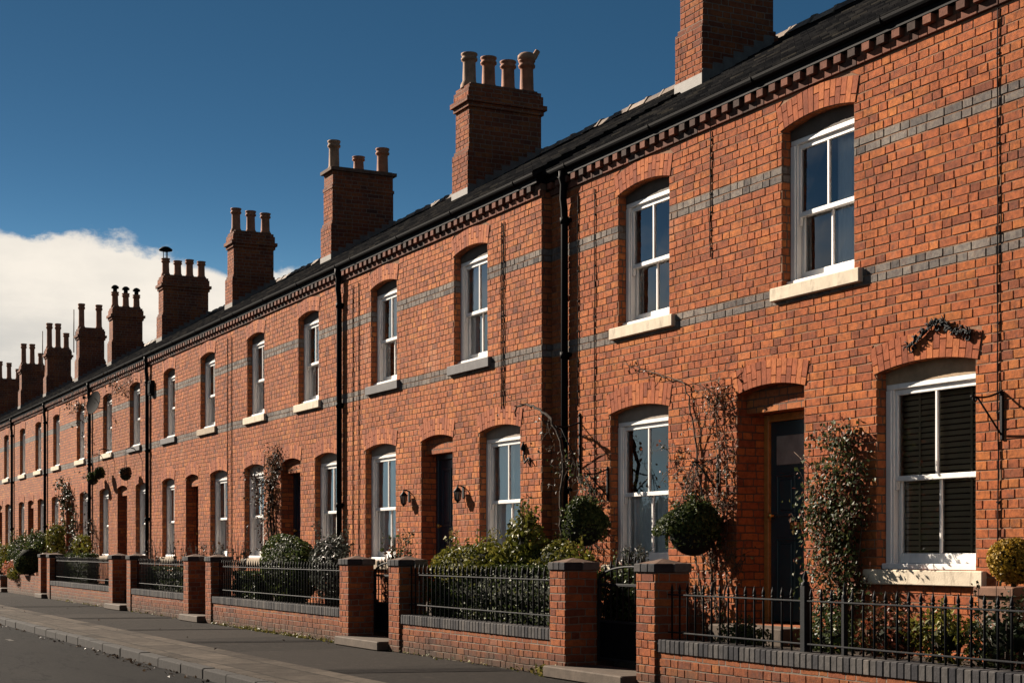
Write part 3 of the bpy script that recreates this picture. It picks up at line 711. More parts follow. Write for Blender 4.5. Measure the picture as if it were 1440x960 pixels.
houses[5] = house('terraced house with satellite dish under the eaves and small baskets on its brick front', -40.75, -34.6, False, [w2(-36.1,1.02), w2(-39.0,1.0)], [w2(-35.46,1.1), w2(-39.4,1.03)], w2(-37.38,1.0),
    (.97,.98,1.0), ['grey','cream'], ['none','net','sides','net'], 'navy', chim=(-35.35, 10.5, 11.55, T3), seed=5)
houses[6] = house('terraced house with green ivy round its doorway, sixth roof from the camera', -47.1, -40.75, False, [w2(-42.3,1.0), w2(-45.7,.98)], [w2(-41.88,1.07), w2(-45.9,1.03)], w2(-43.7,1.05),
    (1.06,1.04,1.0), ['cream','cream'], ['none','net','net','net'], 'navy', chim=(-41.92, 10.5, 11.83, [(.50,.105,'mushroom','terra'), (.46,.105,'','terra'), (.52,.105,'','terra'), (.50,.105,'','terra')]), seed=6)
houses[7] = house('terraced house behind the big clipped ball, three capped pots on its chimney', -53.0, -47.1, False, [w2(-48.6,1.0), w2(-51.4,1.0)], [w2(-48.2,1.0), w2(-51.6,1.05)], w2(-49.9,1.0),
    (1,1,1), ['cream','cream'], ['none','net','net','net'], 'navy', chim=(-48.1, 10.5, 11.5, [(.5,.105,'cowl','terra'), (.48,.105,'cowl','terra'), (.46,.105,'cowl','terra')]), seed=9)
houses[8] = house('terraced house at the left edge whose chimney has two tall pots and a pole', -59.1, -53.0, False, [w2(-54.6,1.0), w2(-57.4,1.0)], [w2(-54.3,1.1), w2(-57.6,1.0)], w2(-56,1.0),
    (.98,1,1), ['cream','cream'], ['none','net','net','net'], 'navy', chim=(-53.17, 10.5, 11.42, [(.85,.105,'','terra'), (.85,.105,'','terra')]), seed=7)
houses[9] = house('far house whose chimney has two tall pots, a short one and a pole', -64.5, -59.1, False, [w2(-60.7,1.0), w2(-63.2,1.0)], [w2(-60.2,1.0), w2(-63.5,1.0)], w2(-61.8,1.0),
    (1,1,1), ['cream','cream'], ['none','net','net','net'], 'navy', chim=(-59.01, 10.5, 11.45, [(.95,.105,'','terra'), (.95,.105,'','terra'), (.62,.105,'','terra')]), seed=8)
houses[10] = house('far house of which roof and dark chimney next to last on the left show', -70.6, -64.5, False, [w2(-66.3,1.0), w2(-69,1.0)], [w2(-65.8,1.0), w2(-69.3,1.0)], w2(-67.6,1.0),
    (1,1,1), ['cream','cream'], ['none','net','net','net'], 'navy', chim=(-64.6, 10.5, 11.5, [(.85,.105,'','terra'), (.85,.105,'','terra'), (.5,.105,'','terra')]), seed=12)
houses[11] = house('farthest house, only its dark chimney in view at the left edge of the photo', -76.6, -70.6, False, [w2(-72.3,1.0), w2(-75,1.0)], [w2(-71.8,1.0), w2(-75.3,1.0)], w2(-73.6,1.0),
    (1,1,1), ['cream','cream'], ['none','net','net','net'], 'navy', chim=(-70.7, 10.5, 11.6, [(.8,.105,'','terra'), (.75,.105,'','terra'), (.5,.105,'','terra')]), seed=13)
for i, x in ((3,-22.52),(5,-34.72),(6,-40.9),(7,-47.2),(8,-53.15),(9,-59.3)): downpipe(houses[i], x*SL, YL, 5.42)
for i, x, a, b in ((2,-17.02,3.0,5.3),(2,-16.95,3.0,5.3),(2,-22.05,.8,5.3),(2,-21.8,1.0,5.3),(3,-28.35,.8,5.3),(4,-28.62,.8,5.3),(5,-35.0,1.0,5.3),(6,-41.15,.8,5.3),(7,-47.5,.8,5.3)): cable(houses[i], x*SL, YL, a, b, .0065)

# ------------------------------------------------------------------ garden walls, piers, railings, gates
def pier(x0, x1, label, mat='brickG'):
    t = thing('gate_pier', ((x0+x1)/2, YG+.18, 0), label, 'gate pier', 'brick gate piers along the pavement')
    w = x1-x0; mb = MB(); mb.box(x0, x1, YG, YG+.36, 0, 1.06); o = mb.build('pier_shaft', M[mat], t); o.color = (1.22,1.16,1.1,1)
    if x1 > -30:
        b = MB(); bricks(b, x0, x1, 0, 1.06, YG, (), int(-x0*10), ()); q = b.build('brickwork', M['bkG'], o); q.color = (1.22,1.16,1.1,1)
    c = MB(); n = 3
    for i in range(n): c.bbox(x0-.02+(w+.04)*i/n+.002, x0-.02+(w+.04)*(i+1)/n-.002, YG-.02, YG+.186, 1.06, 1.14, .008); c.bbox(x0-.02+(w+.04)*i/n+.002, x0-.02+(w+.04)*(i+1)/n-.002, YG+.19, YG+.38, 1.06, 1.14, .008)
    c.add([(x0-.005,YG-.005,1.136),(x1+.005,YG-.005,1.136),(x1+.005,YG+.365,1.136),(x0-.005,YG+.365,1.136),((x0+x1)/2,YG+.18,1.185)], [(0,1,4),(1,2,4),(2,3,4),(3,0,4)], 1)
    c.build('pier_cap', [M['blue'], M['mortar']], t)
    return t
def gwall(x0, x1, label, ztop=.467, coping=True, tint=(1,1,1)):
    t = thing('garden_wall', ((x0+x1)/2, YG+.13, 0), label, 'wall', 'low brick garden walls along the pavement')
    mb = MB(); zc = ztop-.115 if coping else ztop
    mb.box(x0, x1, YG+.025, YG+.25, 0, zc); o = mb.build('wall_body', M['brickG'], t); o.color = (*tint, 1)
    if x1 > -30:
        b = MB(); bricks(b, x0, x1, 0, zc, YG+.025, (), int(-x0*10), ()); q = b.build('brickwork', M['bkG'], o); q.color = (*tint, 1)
    if coping:
        c = MB(); x = x0+.002; rg = random.Random(int(x0*77))
        while x < x1-.03:
            e = min(x+.0745, x1-.001); c.bbox(x+.0025, e-.0025, YG+.012-rg.uniform(0,.005), YG+.26, zc, ztop+rg.uniform(-.002,.002), .006); x = e
        c.box(x0+.002, x1-.002, YG+.022, YG+.25, zc, ztop-.008, 1)
        c.build('coping', [M['blue'], M['mortar']], t)
    return t
_bar = {}
def railing(x0, x1, label, z0, zb, zr, zs, sp=.125, posts=(), y=YG+.14):
    t = thing('iron_railing', ((x0+x1)/2, y, z0), label, 'railing', 'black iron railings on the garden walls')
    for nm, z in (('bottom_rail', zb), ('top_rail', zr)):
        m = MB(); m.bbox(x0, x1, y-.022, y+.010, z-.006, z+.006, .002); m.build(nm, M['iron'], t)
    key = (z0, zr, zs); n = int((x1-x0-.06)/sp); src = _bar.get(key)
    for i in range(n+1):
        x = x0+.05+i*sp
        if any(abs(x-p[0]) < .05 for p in posts): continue
        if src is None:
            m = MB(); r = .0088
            m.tube([(0,0,z0-.01), (0,0,zr+.02), (0,0,zr+.03)], r, 6); L = zs-zr
            m.tube([(0,0,zr+.012), (0,0,zr+.022), (0,0,zr+.032)], [.010,.016,.010], 6)
            m.tube([(0,0,zr+.03), (0,0,zr+.045), (0,0,zs-L*.35), (0,0,zs)], [.008,.015,.011,.002], 6)
            src = m.build('railing_bar', M['iron'], t); src.location = (x, y-.006, 0); _bar[key] = src
        else: copy_part(src, t, (x, y-.006, 0))
    for px, w, h in posts:
        m = MB(); m.bbox(px-w, px+w, y-w+.0, y+w, z0-.02, h, .006); m.lathe([(w*1.1,0),(w*1.15,.02),(w*.5,.035),(w*.75,.06),(.004,.12)], (px, y, h-.002), 10); m.build('railing_post', M['iron'], t)
    return t
def gate(x0, x1, label, mat='iron'):
    y = YG+.36; t = thing('garden_gate', ((x0+x1)/2, y, .12), label, 'gate', 'black iron garden gates')
    f = MB(); zt = .98
    for x in (x0+.03, x1-.03): f.bbox(x-.016, x+.016, y-.016, y+.016, .16, zt, .004)
    for z in (.19, .56, zt-.06): f.bbox(x0+.046, x1-.046, y-.010, y+.010, z-.013, z+.013, .003)
    xc, w = (x0+x1)/2, (x1-x0)/2-.03
    f.tube([(xc+w*math.cos(math.pi*i/14), y, zt-.02+.14*math.sin(math.pi*i/14)) for i in range(15)], .012, 6)
    f.build('gate_frame', M[mat], t)
    p = MB(); p.bbox(x0+.046, x1-.046, y-.004, y+.004, .203, .547, .002); p.build('gate_panel', M['sheet'], t)
    n = max(5, int((x1-x0)/.115)); src = None
    for i in range(1, n):
        x = x0+.03+(x1-x0-.06)*i/n; h = .08+.13*math.sin(math.pi*i/n)
        b = MB(); b.tube([(0,0,.57), (0,0,zt+h-.06), (0,0,zt+h-.045), (0,0,zt+h+.03)], [.008,.008,.014,.002], 6)
        q = b.build('gate_bar', M[mat], t); q.location = (x, y, 0)
    l = MB(); l.bbox(x0+.05, x0+.13, y-.03, y-.012, .70, .73, .003); l.tube([(x0+.10, y-.03, .715), (x0+.10, y-.05, .715), (x0+.10, y-.055, .68)], .007, 6); l.build('gate_latch', M[mat], t)
    return t
def gstep(x0, x1, label):
    m = MB(); m.bbox(x0, x1, YG-.14, YG+.42, .0, .115, .012); return tag(m.build('gate_step', M['step']), label, 'step', 'stone steps under the garden gates', 'thing')

pier(-12.21,-11.89,'brick gate pier nearest the camera, on the right side of the open black gate')
pier(-13.88,-13.56,'brick gate pier with blue cap between the clipped hedge railing and the nearest gate')
pier(-18.16,-17.82,'brick gate pier on the right of the arched gate before the navy door house')
pier(-19.91,-19.58,'brick gate pier left of the arched gate, at end of railing with rounded bush behind')
pier(-26.53,-26.18,'brick pier left of the long railing with the rounded bush, beside a dark gate')
pier(-27.98,-27.64,'brick pier across the dark gateway from the long railing with the rounded bush')
pier(-32.49,-32.16,'slim looking brick pier on the right of the gateway fourth along from the camera')
pier(-34.18,-33.83,'brick pier at right end of the railing panel below the dark clipped hedge box')
pier(-41.49,-41.12,'brick pier at left end of the railing panel below the dark clipped hedge box')
pier(-42.72,-42.38,'brick pier next to the big clipped ball on the left')
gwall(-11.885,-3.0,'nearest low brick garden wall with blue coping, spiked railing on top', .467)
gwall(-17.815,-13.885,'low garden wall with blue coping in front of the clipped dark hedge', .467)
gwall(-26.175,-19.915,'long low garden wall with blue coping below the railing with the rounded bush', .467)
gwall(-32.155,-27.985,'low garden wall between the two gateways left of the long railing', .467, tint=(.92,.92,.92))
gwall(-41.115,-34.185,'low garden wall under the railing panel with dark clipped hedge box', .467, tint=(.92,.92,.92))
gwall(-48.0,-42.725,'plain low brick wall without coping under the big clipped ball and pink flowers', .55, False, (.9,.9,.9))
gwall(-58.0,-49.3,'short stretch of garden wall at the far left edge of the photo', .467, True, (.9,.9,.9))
railing(-11.87,-3.1,'nearest spiked black railing with two thick posts on the low wall', .46, .53, .865, .965, .125, posts=((-9.90,.032,.985),(-9.42,.02,.90)))
railing(-17.80,-13.90,'black spiked railing in front of the clipped dark hedge', .46, .59, .955, 1.085, .125)
railing(-26.16,-19.93,'long black spiked railing with rounded bush and grey shrub behind', .46, .58, .975, 1.09, .125)
railing(-32.14,-28.0,'black spiked railing between the two gateways left of the long railing', .46, .58, .98, 1.09, .125)
railing(-41.10,-34.20,'distant black spiked railing below the dark clipped hedge box', .46, .58, .98, 1.09, .13)
gate(-13.54,-12.23,'nearest black iron gate between two brick piers, solid panel below')
gate(-19.56,-18.18,'arched black iron gate between brick piers before the navy door house')
gate(-27.62,-26.55,'dark gate between brick piers left of the long railing')
gate(-33.81,-32.51,'dark gate between brick piers fourth along from the camera')
gate(-42.36,-41.51,'far dark gate right of the big clipped ball')
gstep(-13.78,-12.25,'worn sandstone step under the nearest black gate')
gstep(-19.75,-18.20,'sandstone step under the arched gate before the navy door house')
gstep(-27.80,-26.57,'sandstone step under the dark gate left of the long railing')
gstep(-34.0,-32.52,'sandstone step under the gate fourth along from the camera')
gstep(-42.5,-41.5,'pale step at the far gate right of the big clipped ball')
gstep(-49.2,-48.1,'pale step at the far left edge of the photo')

# ------------------------------------------------------------------ ground
def sheet(name, x0, x1, y0, y1, z, mat, nx=1):
    m = MB()
    for i in range(nx):
        a = x0+(x1-x0)*i/nx; b = x0+(x1-x0)*(i+1)/nx; m.quad((a,y0,z), (b,y0,z), (b,y1,z), (a,y1,z))
    return tag(m.build(name, mat), kind='structure')
KY = 4.55
sheet('ground', -900, 900, -900, 900, -.16, M['soil'])
sheet('road', -300, 60, -6, KY+.01, -.115, M['road'])
k = MB(); x = -120; rg = random.Random(3)
while x < 12:
    L = rg.uniform(.8, 1.1); k.bbox(x+.004, x+L-.004, KY-rg.uniform(0,.008), KY+.15, -.3, -.002+rg.uniform(-.006,.004), .014); x += L
tag(k.build('kerb', M['kerb']), kind='structure')
m = MB(); m.box(-300, 60, KY+.152, 5.62, -.3, 0); tag(m.build('flagstone_pavement', M['flag']), kind='structure')
m = MB(); m.box(-300, 60, 5.622, 8.36, -.3, -.003); tag(m.build('pavement', M['pave']), kind='structure')
for i, (a, b) in enumerate(((-15.6,-15.1),(-21.3,-20.9),(-24.9,-24.6),(-29.6,-29.1),(-36.2,-35.6))):  # dark sheets standing in for shadow lines across the pavement
    m = MB(); m.add([(a,5.66,.001),(b,5.66,.001),(b+.5,7.36,.001),(a+.5,7.36,.001)], [(0,1,2,3)]); tag(m.build('shadow_strip', M['patch']), kind='structure')
m = MB(); m.add([(-25.0,3.83,-.111),(-24.5,3.82,-.111),(-24.48,3.89,-.111),(-24.98,3.90,-.111)], [(0,1,2,3)]); tag(m.build('road_marking', M['paint']), kind='structure')
# raised front gardens and the paths between them
paths = [(-13.6,-12.2),(-19.6,-18.15),(-27.65,-26.5),(-33.8,-32.5),(-42.4,-41.5),(-49.2,-48.1)]
edges = [-3.0] + [e for p in paths for e in (p[1], p[0])] + [-77]
for i in range(0, len(edges), 2):
    b, a = edges[i], edges[i+1]
    m = MB(); m.box(a, b, YG+.26, 8.565 if b < -15 else 8.69, -.2, .40); tag(m.build('garden_soil', M['soil']), kind='structure')
for a, b in paths:
    m = MB(); m.box(a+.004, b-.004, YG+.43, 7.98, -.2, .09); m.box(a+.004, b-.004, 7.98, 8.56, -.2, .25); tag(m.build('garden_path', M['path']), kind='structure')

# ------------------------------------------------------------------ plants
def blob_leaves(mb, c, rad, n, size, rg, mat=0, shell=.55, clump=.28, box=False, up=False):
    """leaves spread through an uneven crown"""
    cl = [(Vector((rg.gauss(0,1), rg.gauss(0,1), rg.gauss(0,1))).normalized(), rg.uniform(-clump, clump)) for _ in range(16)]
    for _ in range(n):
        if box:
            d = Vector((rg.uniform(-1,1), rg.uniform(-1,1), rg.uniform(-1,1)))
            ax = rg.choice((0,1,1,2,2)); d[ax] = math.copysign(1+rg.gauss(0,.035), d[ax] if ax != 2 else 1)
            p = Vector(c) + Vector((d.x*rad[0], d.y*rad[1], d.z*rad[2])); nr = Vector((0,0,0)); nr[ax] = math.copysign(1, d[ax])
        else:
            d = Vector((rg.gauss(0,1), rg.gauss(0,1), rg.gauss(0,1))).normalized()
            if up and d.z < -.2: d.z = -d.z
            r = shell + (1-shell)*rg.random()**.7
            r *= 1 + sum(w*max(0, d.dot(v))**4 for v, w in cl)
            p = Vector(c) + Vector((d.x*rad[0], d.y*rad[1], d.z*rad[2]))*r; nr = d
        mb.leaf(p, size, rg, nr, mat)
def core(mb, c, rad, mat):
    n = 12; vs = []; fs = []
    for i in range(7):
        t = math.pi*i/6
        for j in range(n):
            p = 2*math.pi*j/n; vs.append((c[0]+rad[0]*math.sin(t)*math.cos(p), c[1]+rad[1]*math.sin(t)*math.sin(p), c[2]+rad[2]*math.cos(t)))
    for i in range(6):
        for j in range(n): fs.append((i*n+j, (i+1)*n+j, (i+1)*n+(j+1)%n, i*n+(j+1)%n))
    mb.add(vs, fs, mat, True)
def shrub(name, label, cat, c, rad, n, size, mat, seed, stem=True, inner=.72, group=None, clump=.3, shell=.55, base=.40, sprigs=0, mats2=None):
    rg = random.Random(seed); t = thing(name, (c[0], c[1], base), label, cat, group)
    mb = MB(); blob_leaves(mb, c, rad, n, size, rg, 0, shell, clump)
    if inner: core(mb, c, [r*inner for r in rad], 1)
    tops = []
    for i in range(sprigs):
        a = rg.uniform(0, 6.28); p0 = Vector((c[0]+rad[0]*.8*math.cos(a)*rg.random(), c[1]+rad[1]*.7*math.sin(a), c[2]+rad[2]*.5))
        h = rg.uniform(.5, 1.0)*rad[2]; tops.append((p0, h)); lean = rg.uniform(-.15, .15)
        for j in range(16):
            u = j/15; mb.leaf((p0.x+lean*u+rg.gauss(0,.02), p0.y+rg.gauss(0,.02), p0.z+h*u), size*(1.1-.4*u), rg, None, 0)
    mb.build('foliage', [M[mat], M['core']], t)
    s = MB()
    for i in range(5):
        a = rg.uniform(0, 6.28); s.tube([(c[0]+.05*math.cos(a), c[1]+.05*math.sin(a), base-.03), (c[0]+rad[0]*.3*math.cos(a), c[1]+rad[1]*.3*math.sin(a), c[2]-rad[2]*.2), (c[0]+rad[0]*.7*math.cos(a), c[1]+rad[1]*.6*math.sin(a), c[2]+rad[2]*.5)], [.016,.011,.004], 5)
    for p0, h in tops: s.tube([p0-Vector((0,0,.15)), p0+Vector((0,0,h))], [.006,.003], 4)
    s.build('stem', M['barkdark'], t)
    return t
def twiggy(label, x, y, z0, h, w, seed, n=14, mat='lf_dead', leaves=6, name='bare_shrub'):
    rg = random.Random(seed); t = thing(name, (x, y, z0), label, 'shrub', 'plants in the front gardens'); s = MB(); lf = MB()
    for i in range(n):
        a = rg.uniform(0, 6.28); tx = x+w*math.cos(a)*rg.uniform(.2,1); ty = y+.4*w*math.sin(a)*rg.random(); hh = h*rg.uniform(.55, 1)
        pts = [(x+rg.gauss(0,.04), y+rg.gauss(0,.03), z0-.03)]
        for k in (.35,.7,1): pts.append((x+(tx-x)*k+rg.gauss(0,.03), y+(ty-y)*k, z0+hh*k))
        s.tube(pts, [.010,.008,.005,.002], 4)
        for j in range(leaves):
            k = rg.uniform(.25,1); q = (x+(tx-x)*k+rg.gauss(0,.05), y+(ty-y)*k+rg.gauss(0,.03), z0+hh*k+rg.gauss(0,.04)); lf.leaf(q, rg.uniform(.035,.07), rg)
            s.tube([(x+(tx-x)*k, y+(ty-y)*k, z0+hh*k-.05), q], .003, 3)
    s.build('stem', M['barkdark'], t); lf.build('foliage', M[mat], t); return t

PG = 'plants in the front gardens'
# the clipped hedge behind the second railing
def hedge(label, x0, x1, y0, y1, z0, z1, n, seed, mat='lf_hedge', size=.045):
    rg = random.Random(seed); t = thing('clipped_hedge', ((x0+x1)/2, (y0+y1)/2, z0), label, 'hedge', 'clipped hedges in the front gardens')
    mb = MB(); c = ((x0+x1)/2, (y0+y1)/2, (z0+z1)/2); r = ((x1-x0)/2, (y1-y0)/2, (z1-z0)/2)
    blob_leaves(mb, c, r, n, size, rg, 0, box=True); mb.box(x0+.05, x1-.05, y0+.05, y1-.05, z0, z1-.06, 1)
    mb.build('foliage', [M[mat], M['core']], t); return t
hedge('long clipped dark hedge behind the second railing', -17.55, -14.0, 7.75, 8.05, .40, 1.07, 9000, 21)
shrub('golden_shrub', 'yellow green spreading shrub above the hedge, right of the arched gate', 'shrub', (-16.85, 7.95, 1.12), (.95,.30,.27), 3400, .05, 'lf_gold', 22, inner=.6, group=PG, sprigs=10)
shrub('flowering_shrub', 'low pale flecked shrub along hedge top below the right ground window', 'shrub', (-15.3, 8.12, 1.14), (1.05,.22,.22), 3000, .045, 'lf_gold', 23, inner=.6, group=PG, sprigs=6)
shrub('laurel_shrub', 'tall yellow green shrub by the step in the brick front', 'shrub', (-15.75, 8.05, 1.20), (.42,.24,.48), 1300, .07, 'lf_gold', 24, inner=.45, group=PG, sprigs=9)
twiggy('upright seedling spike above the hedge beside the navy door', -17.75, 8.05, .9, .55, .06, 25, 4, 'lf_gold', 26, 'young_conifer')
shrub('leafy_shrub', 'leafy sprig shrub beside pier cap right of the arched gate', 'shrub', (-17.70, 7.78, .80), (.14,.12,.30), 260, .055, 'lf_gold', 26, inner=0, group=PG)
twiggy('twiggy green shrub above the pier, left of the navy door', -19.3, 8.0, .4, 1.15, .55, 27, 22, 'lf_mix', 16)
twiggy('thin brown twigs right of the drainpipe before the left ground window', -21.6, 8.1, .4, 1.0, .4, 28, 14, 'lf_dead', 5)
# house three
shrub('rounded_bush', 'rounded dark green clipped bush behind the long railing', 'bush', (-23.75, 7.98, .93), (1.10,.32,.56), 6500, .05, 'lf_hedge', 31, inner=.85, group=PG, clump=.08, shell=.85)
shrub('grey_shrub', 'silvery grey loose shrub right of the rounded bush', 'shrub', (-21.9, 8.0, .98), (.75,.28,.52), 2200, .055, 'lf_grey', 32, inner=.35, group=PG, sprigs=8)
for i, (x, h, w, la) in enumerate(((-26.7,1.25,.5,'bare twiggy shrub between dry vine house window and pier'), (-27.9,1.15,.6,'bare twiggy shrub below the cables on the far side of the gate'), (-29.3,1.15,.6,'thin bare shrub in front of ground window right of the reddish door'), (-30.9,1.2,.6,'thin bare shrub before the reddish door'), (-32.6,1.1,.55,'thin bare shrub before the ground window left of the reddish door'), (-24.9,.9,.5,'bare twigs at the foot of the dry vine'))):
    twiggy(la, x, 8.05, .4, h, w, 40+i, 20, 'lf_dead', 6)
hedge('low dark hedge behind the left half of the long railing', -26.0, -24.7, 7.72, 8.0, .40, .88, 2600, 34, size=.05)
hedge('low dark hedge below the twiggy shrubs, left of the second gateway from the rounded bush', -32.0, -28.2, 7.72, 8.0, .40, .90, 4200, 35, size=.05)
# far gardens
hedge('dark clipped hedge box above the distant railing', -41.0, -38.3, 7.75, 8.05, .40, 1.14, 4200, 51, size=.055)
shrub('flowering_plant', 'bright yellow green plant on top of the dark clipped hedge box', 'plant', (-39.7, 7.95, 1.38), (.55,.25,.28), 500, .09, 'lf_gold', 52, inner=0, group=PG, base=1.05)
rg = random.Random(53); t = thing('clipped_ball', (-44.9, 7.55, .55), 'big dark clipped ball bush overhanging the plain brick wall', 'bush', PG)
mb = MB(); blob_leaves(mb, (-44.9,7.55,.94), (.42,.42,.40), 5200, .055, rg, 0, .84, .20); core(mb, (-44.9,7.55,.94), (.38,.38,.36), 1); mb.build('foliage', [M['lf_hedge'], M['core']], t)
s = MB(); s.tube([(-44.9,7.55,.38), (-44.9,7.55,.7)], .04, 6); s.build('trunk', M['barkdark'], t)
t = thing('flower_clump', (-47.0, 7.45, .5), 'clump of coral flowers spilling over the plain brick wall', 'flowers', PG)
mb = MB(); rg = random.Random(54); blob_leaves(mb, (-47.0,7.38,.70), (.45,.24,.24), 420, .07, rg, 0, .3); mb.build('blossom', M['flower'], t)
mb = MB(); blob_leaves(mb, (-46.4,7.36,.58), (.5,.22,.2), 420, .06, rg, 0, .3); mb.build('foliage', M['lf_gold'], t)
for i, (x, z, r, la, mt) in enumerate(((-46.2,1.35,(.9,.3,.40),'dark green shrub behind the big clipped ball','lf_hedge'), (-49.5,1.15,(1.2,.3,.5),'dark bush at the far left edge behind the flowers','lf_hedge'), (-43.3,1.45,(.5,.25,.45),'light olive shrub beside the ivy clad doorway','lf_gold'), (-52.5,1.0,(1.3,.3,.45),'farthest yellowish bush at the left edge','lf_gold'))):
    shrub('garden_shrub', la, 'shrub', (x, 8.0, z), r, 1500, .07, mt, 60+i, inner=.5, group=PG, sprigs=8)
# nearest garden, seen through the railing
for i, (x, y, z, r, n, mt, la) in enumerate(((-10.15,8.0,.55,(.35,.22,.16),700,'lf_hedge','low dark green plant under left end of the blind window'), (-9.35,7.95,.60,(.42,.24,.22),900,'lf_red','low leafy plant with reddish leaves under the blind window'), (-8.75,7.95,.62,(.35,.24,.24),800,'lf_gold','low yellow green plant near the clay planter'), (-8.1,7.9,.66,(.4,.24,.28),900,'lf_ivy','dark leafy plant in front of the clay planter'), (-11.3,7.95,.5,(.35,.2,.13),500,'lf_hedge','low dark plant in front of the dark door'))):
    shrub('border_plant', la, 'plant', (x,y,z), r, n, .042, mt, 70+i, inner=.4, group=PG, sprigs=5)
shrub('gate_shrub', 'dark leafy shrub seen through the bars of the nearest gate', 'shrub', (-13.75, 8.25, .75), (.75,.2,.36), 1500, .05, 'lf_hedge', 79, inner=.5, group=PG, sprigs=5)
shrub('window_plant', 'fine sprigs in front of the sill left of the two hanging balls', 'plant', (-13.95, 8.42, 1.12), (.30,.12,.14), 220, .035, 'lf_grey', 80, inner=0, group=PG, base=.4, sprigs=8)

# amber ball in its planter
t = thing('potted_ball_tree', (-8.41, 8.25, .40), 'amber clipped ball in a square clay planter at right edge', 'potted plant')
p = MB(); a = -8.41; p.add([(a-.14,8.11,.40),(a+.14,8.11,.40),(a+.14,8.39,.40),(a-.14,8.39,.40),(a-.18,8.07,.98),(a+.18,8.07,.98),(a+.18,8.43,.98),(a-.18,8.43,.98)], [(0,3,2,1),(4,5,6,7),(0,1,5,4),(1,2,6,5),(2,3,7,6),(3,0,4,7)]); p.bbox(a-.20,a+.20,8.05,8.45,.93,1.0,.008); p.build('planter', M['planter'], t)
mb = MB(); rg = random.Random(90); blob_leaves(mb, (a,8.25,1.19), (.185,.185,.175), 3400, .026, rg, 0, .80, .10); core(mb, (a,8.25,1.19), (.165,.165,.155), 1); mb.build('foliage', [M['lf_amber'], M['core']], t)
s = MB(); s.tube([(a,8.25,.99), (a,8.25,1.1)], .02, 6); s.build('trunk', M['barkdark'], t)

# wall brackets, hanging balls
def bracket(label, x, y, z0, z1, reach, zarm, zbrace):
    t = thing('wall_bracket', (x, y, z0), label, 'bracket', 'black iron wall brackets'); m = MB()
    m.bbox(x-.016, x+.016, y-.022, y-.001, z0, z1, .005); m.lathe([(.012,0),(.022,.015),(.012,.03),(.003,.045)], (x, y-.012, z1-.003), 8); m.build('back_plate', M['iron'], t)
    a = MB(); n = 10
    a.tube([(x, y-.018-(reach)*i/n, zarm+.05*(1-i/n)**2-.012*math.sin(math.pi*i/n)) for i in range(n+1)], .0085, 6)
    a.tube([(x, y-reach+.012+.03*math.sin(.6*i)*(1-i/12), zarm+.0-.03*(1-math.cos(.6*i))*(1-i/12)) for i in range(11)], .007, 5); a.build('arm', M['iron'], t)
    b = MB(); b.tube([(x, y-.018, zbrace), (x, y-reach*.86, zarm-.004)], .0075, 6); b.build('brace', M['iron'], t)
    return t
bracket('black bracket with diagonal brace right of the blind window', -8.98, YR, 2.10, 2.44, .30, 2.42, 2.14)
bracket('long empty black bracket high up beside the drainpipe', -15.58, YR, 2.02, 2.78, .30, 2.66, 2.20)
bracket('short black bracket holding the hanging ball below the climber', -12.80, YR, 1.78, 2.16, .30, 2.12, 1.84)
bracket('short black bracket holding the hanging ball nearest the drainpipe', -14.95, YR, 1.80, 2.14, .30, 2.10, 1.86)
def basket(label, x, y, z, r, ztop, seed):
    t = thing('hanging_ball_basket', (x, y, z), label, 'hanging basket', 'leafy hanging ball baskets'); rg = random.Random(seed)
    l = MB(); l.lathe([(.02,-r*.93)] + [(r*.93*math.sin(math.pi*(1-u)), r*.93*math.cos(math.pi*(1-u))) for u in (.08,.16,.24,.32,.40,.47)], (x,y,z), 18)
    l.tube([(x+r*.95*math.cos(6.283*i/20), y+r*.95*math.sin(6.283*i/20), z+.01) for i in range(21)], .008, 5); l.build('basket', M['liner'], t)
    f = MB(); blob_leaves(f, (x,y,z+.03), (r*1.03,r*1.03,r*.98), 5600, .034, rg, 0, .74, .30, up=True); core(f, (x,y,z+.01), (r*.88,r*.88,r*.86), 1)
    for i in range(60):
        a = rg.uniform(0,6.28); e = rg.uniform(.05,.5)*math.pi; q = Vector((math.cos(a)*math.cos(e), math.sin(a)*math.cos(e), math.sin(e)))
        for j in range(6): f.leaf(Vector((x,y,z+.03))+q*r*(.98+.055*j)+Vector((rg.gauss(0,.012), rg.gauss(0,.012), rg.gauss(0,.012))), .034, rg)
    for i in range(300):
        a = rg.uniform(0,6.28); f.leaf((x+r*1.03*math.cos(a), y+r*1.03*math.sin(a), z+rg.uniform(-.16,.06)), .04, rg)
    f.build('foliage', [M['lf_hedge'], M['core']], t)
    c = MB()
    for i in range(3):
        a = 2.1*i+.4; c.tube([(x+r*.95*math.cos(a), y+r*.95*math.sin(a), z+.01), (x, y, ztop)], .004, 4)
    c.build('hanging_chain', M['iron'], t); return t
basket('leafy hanging ball with dark underside left of the ground window', -14.95, YR-.30, 1.52, .235, 2.09, 101)
basket('leafy hanging ball with dark underside between ground window and dark door', -12.80, YR-.30, 1.44, .255, 2.11, 102)

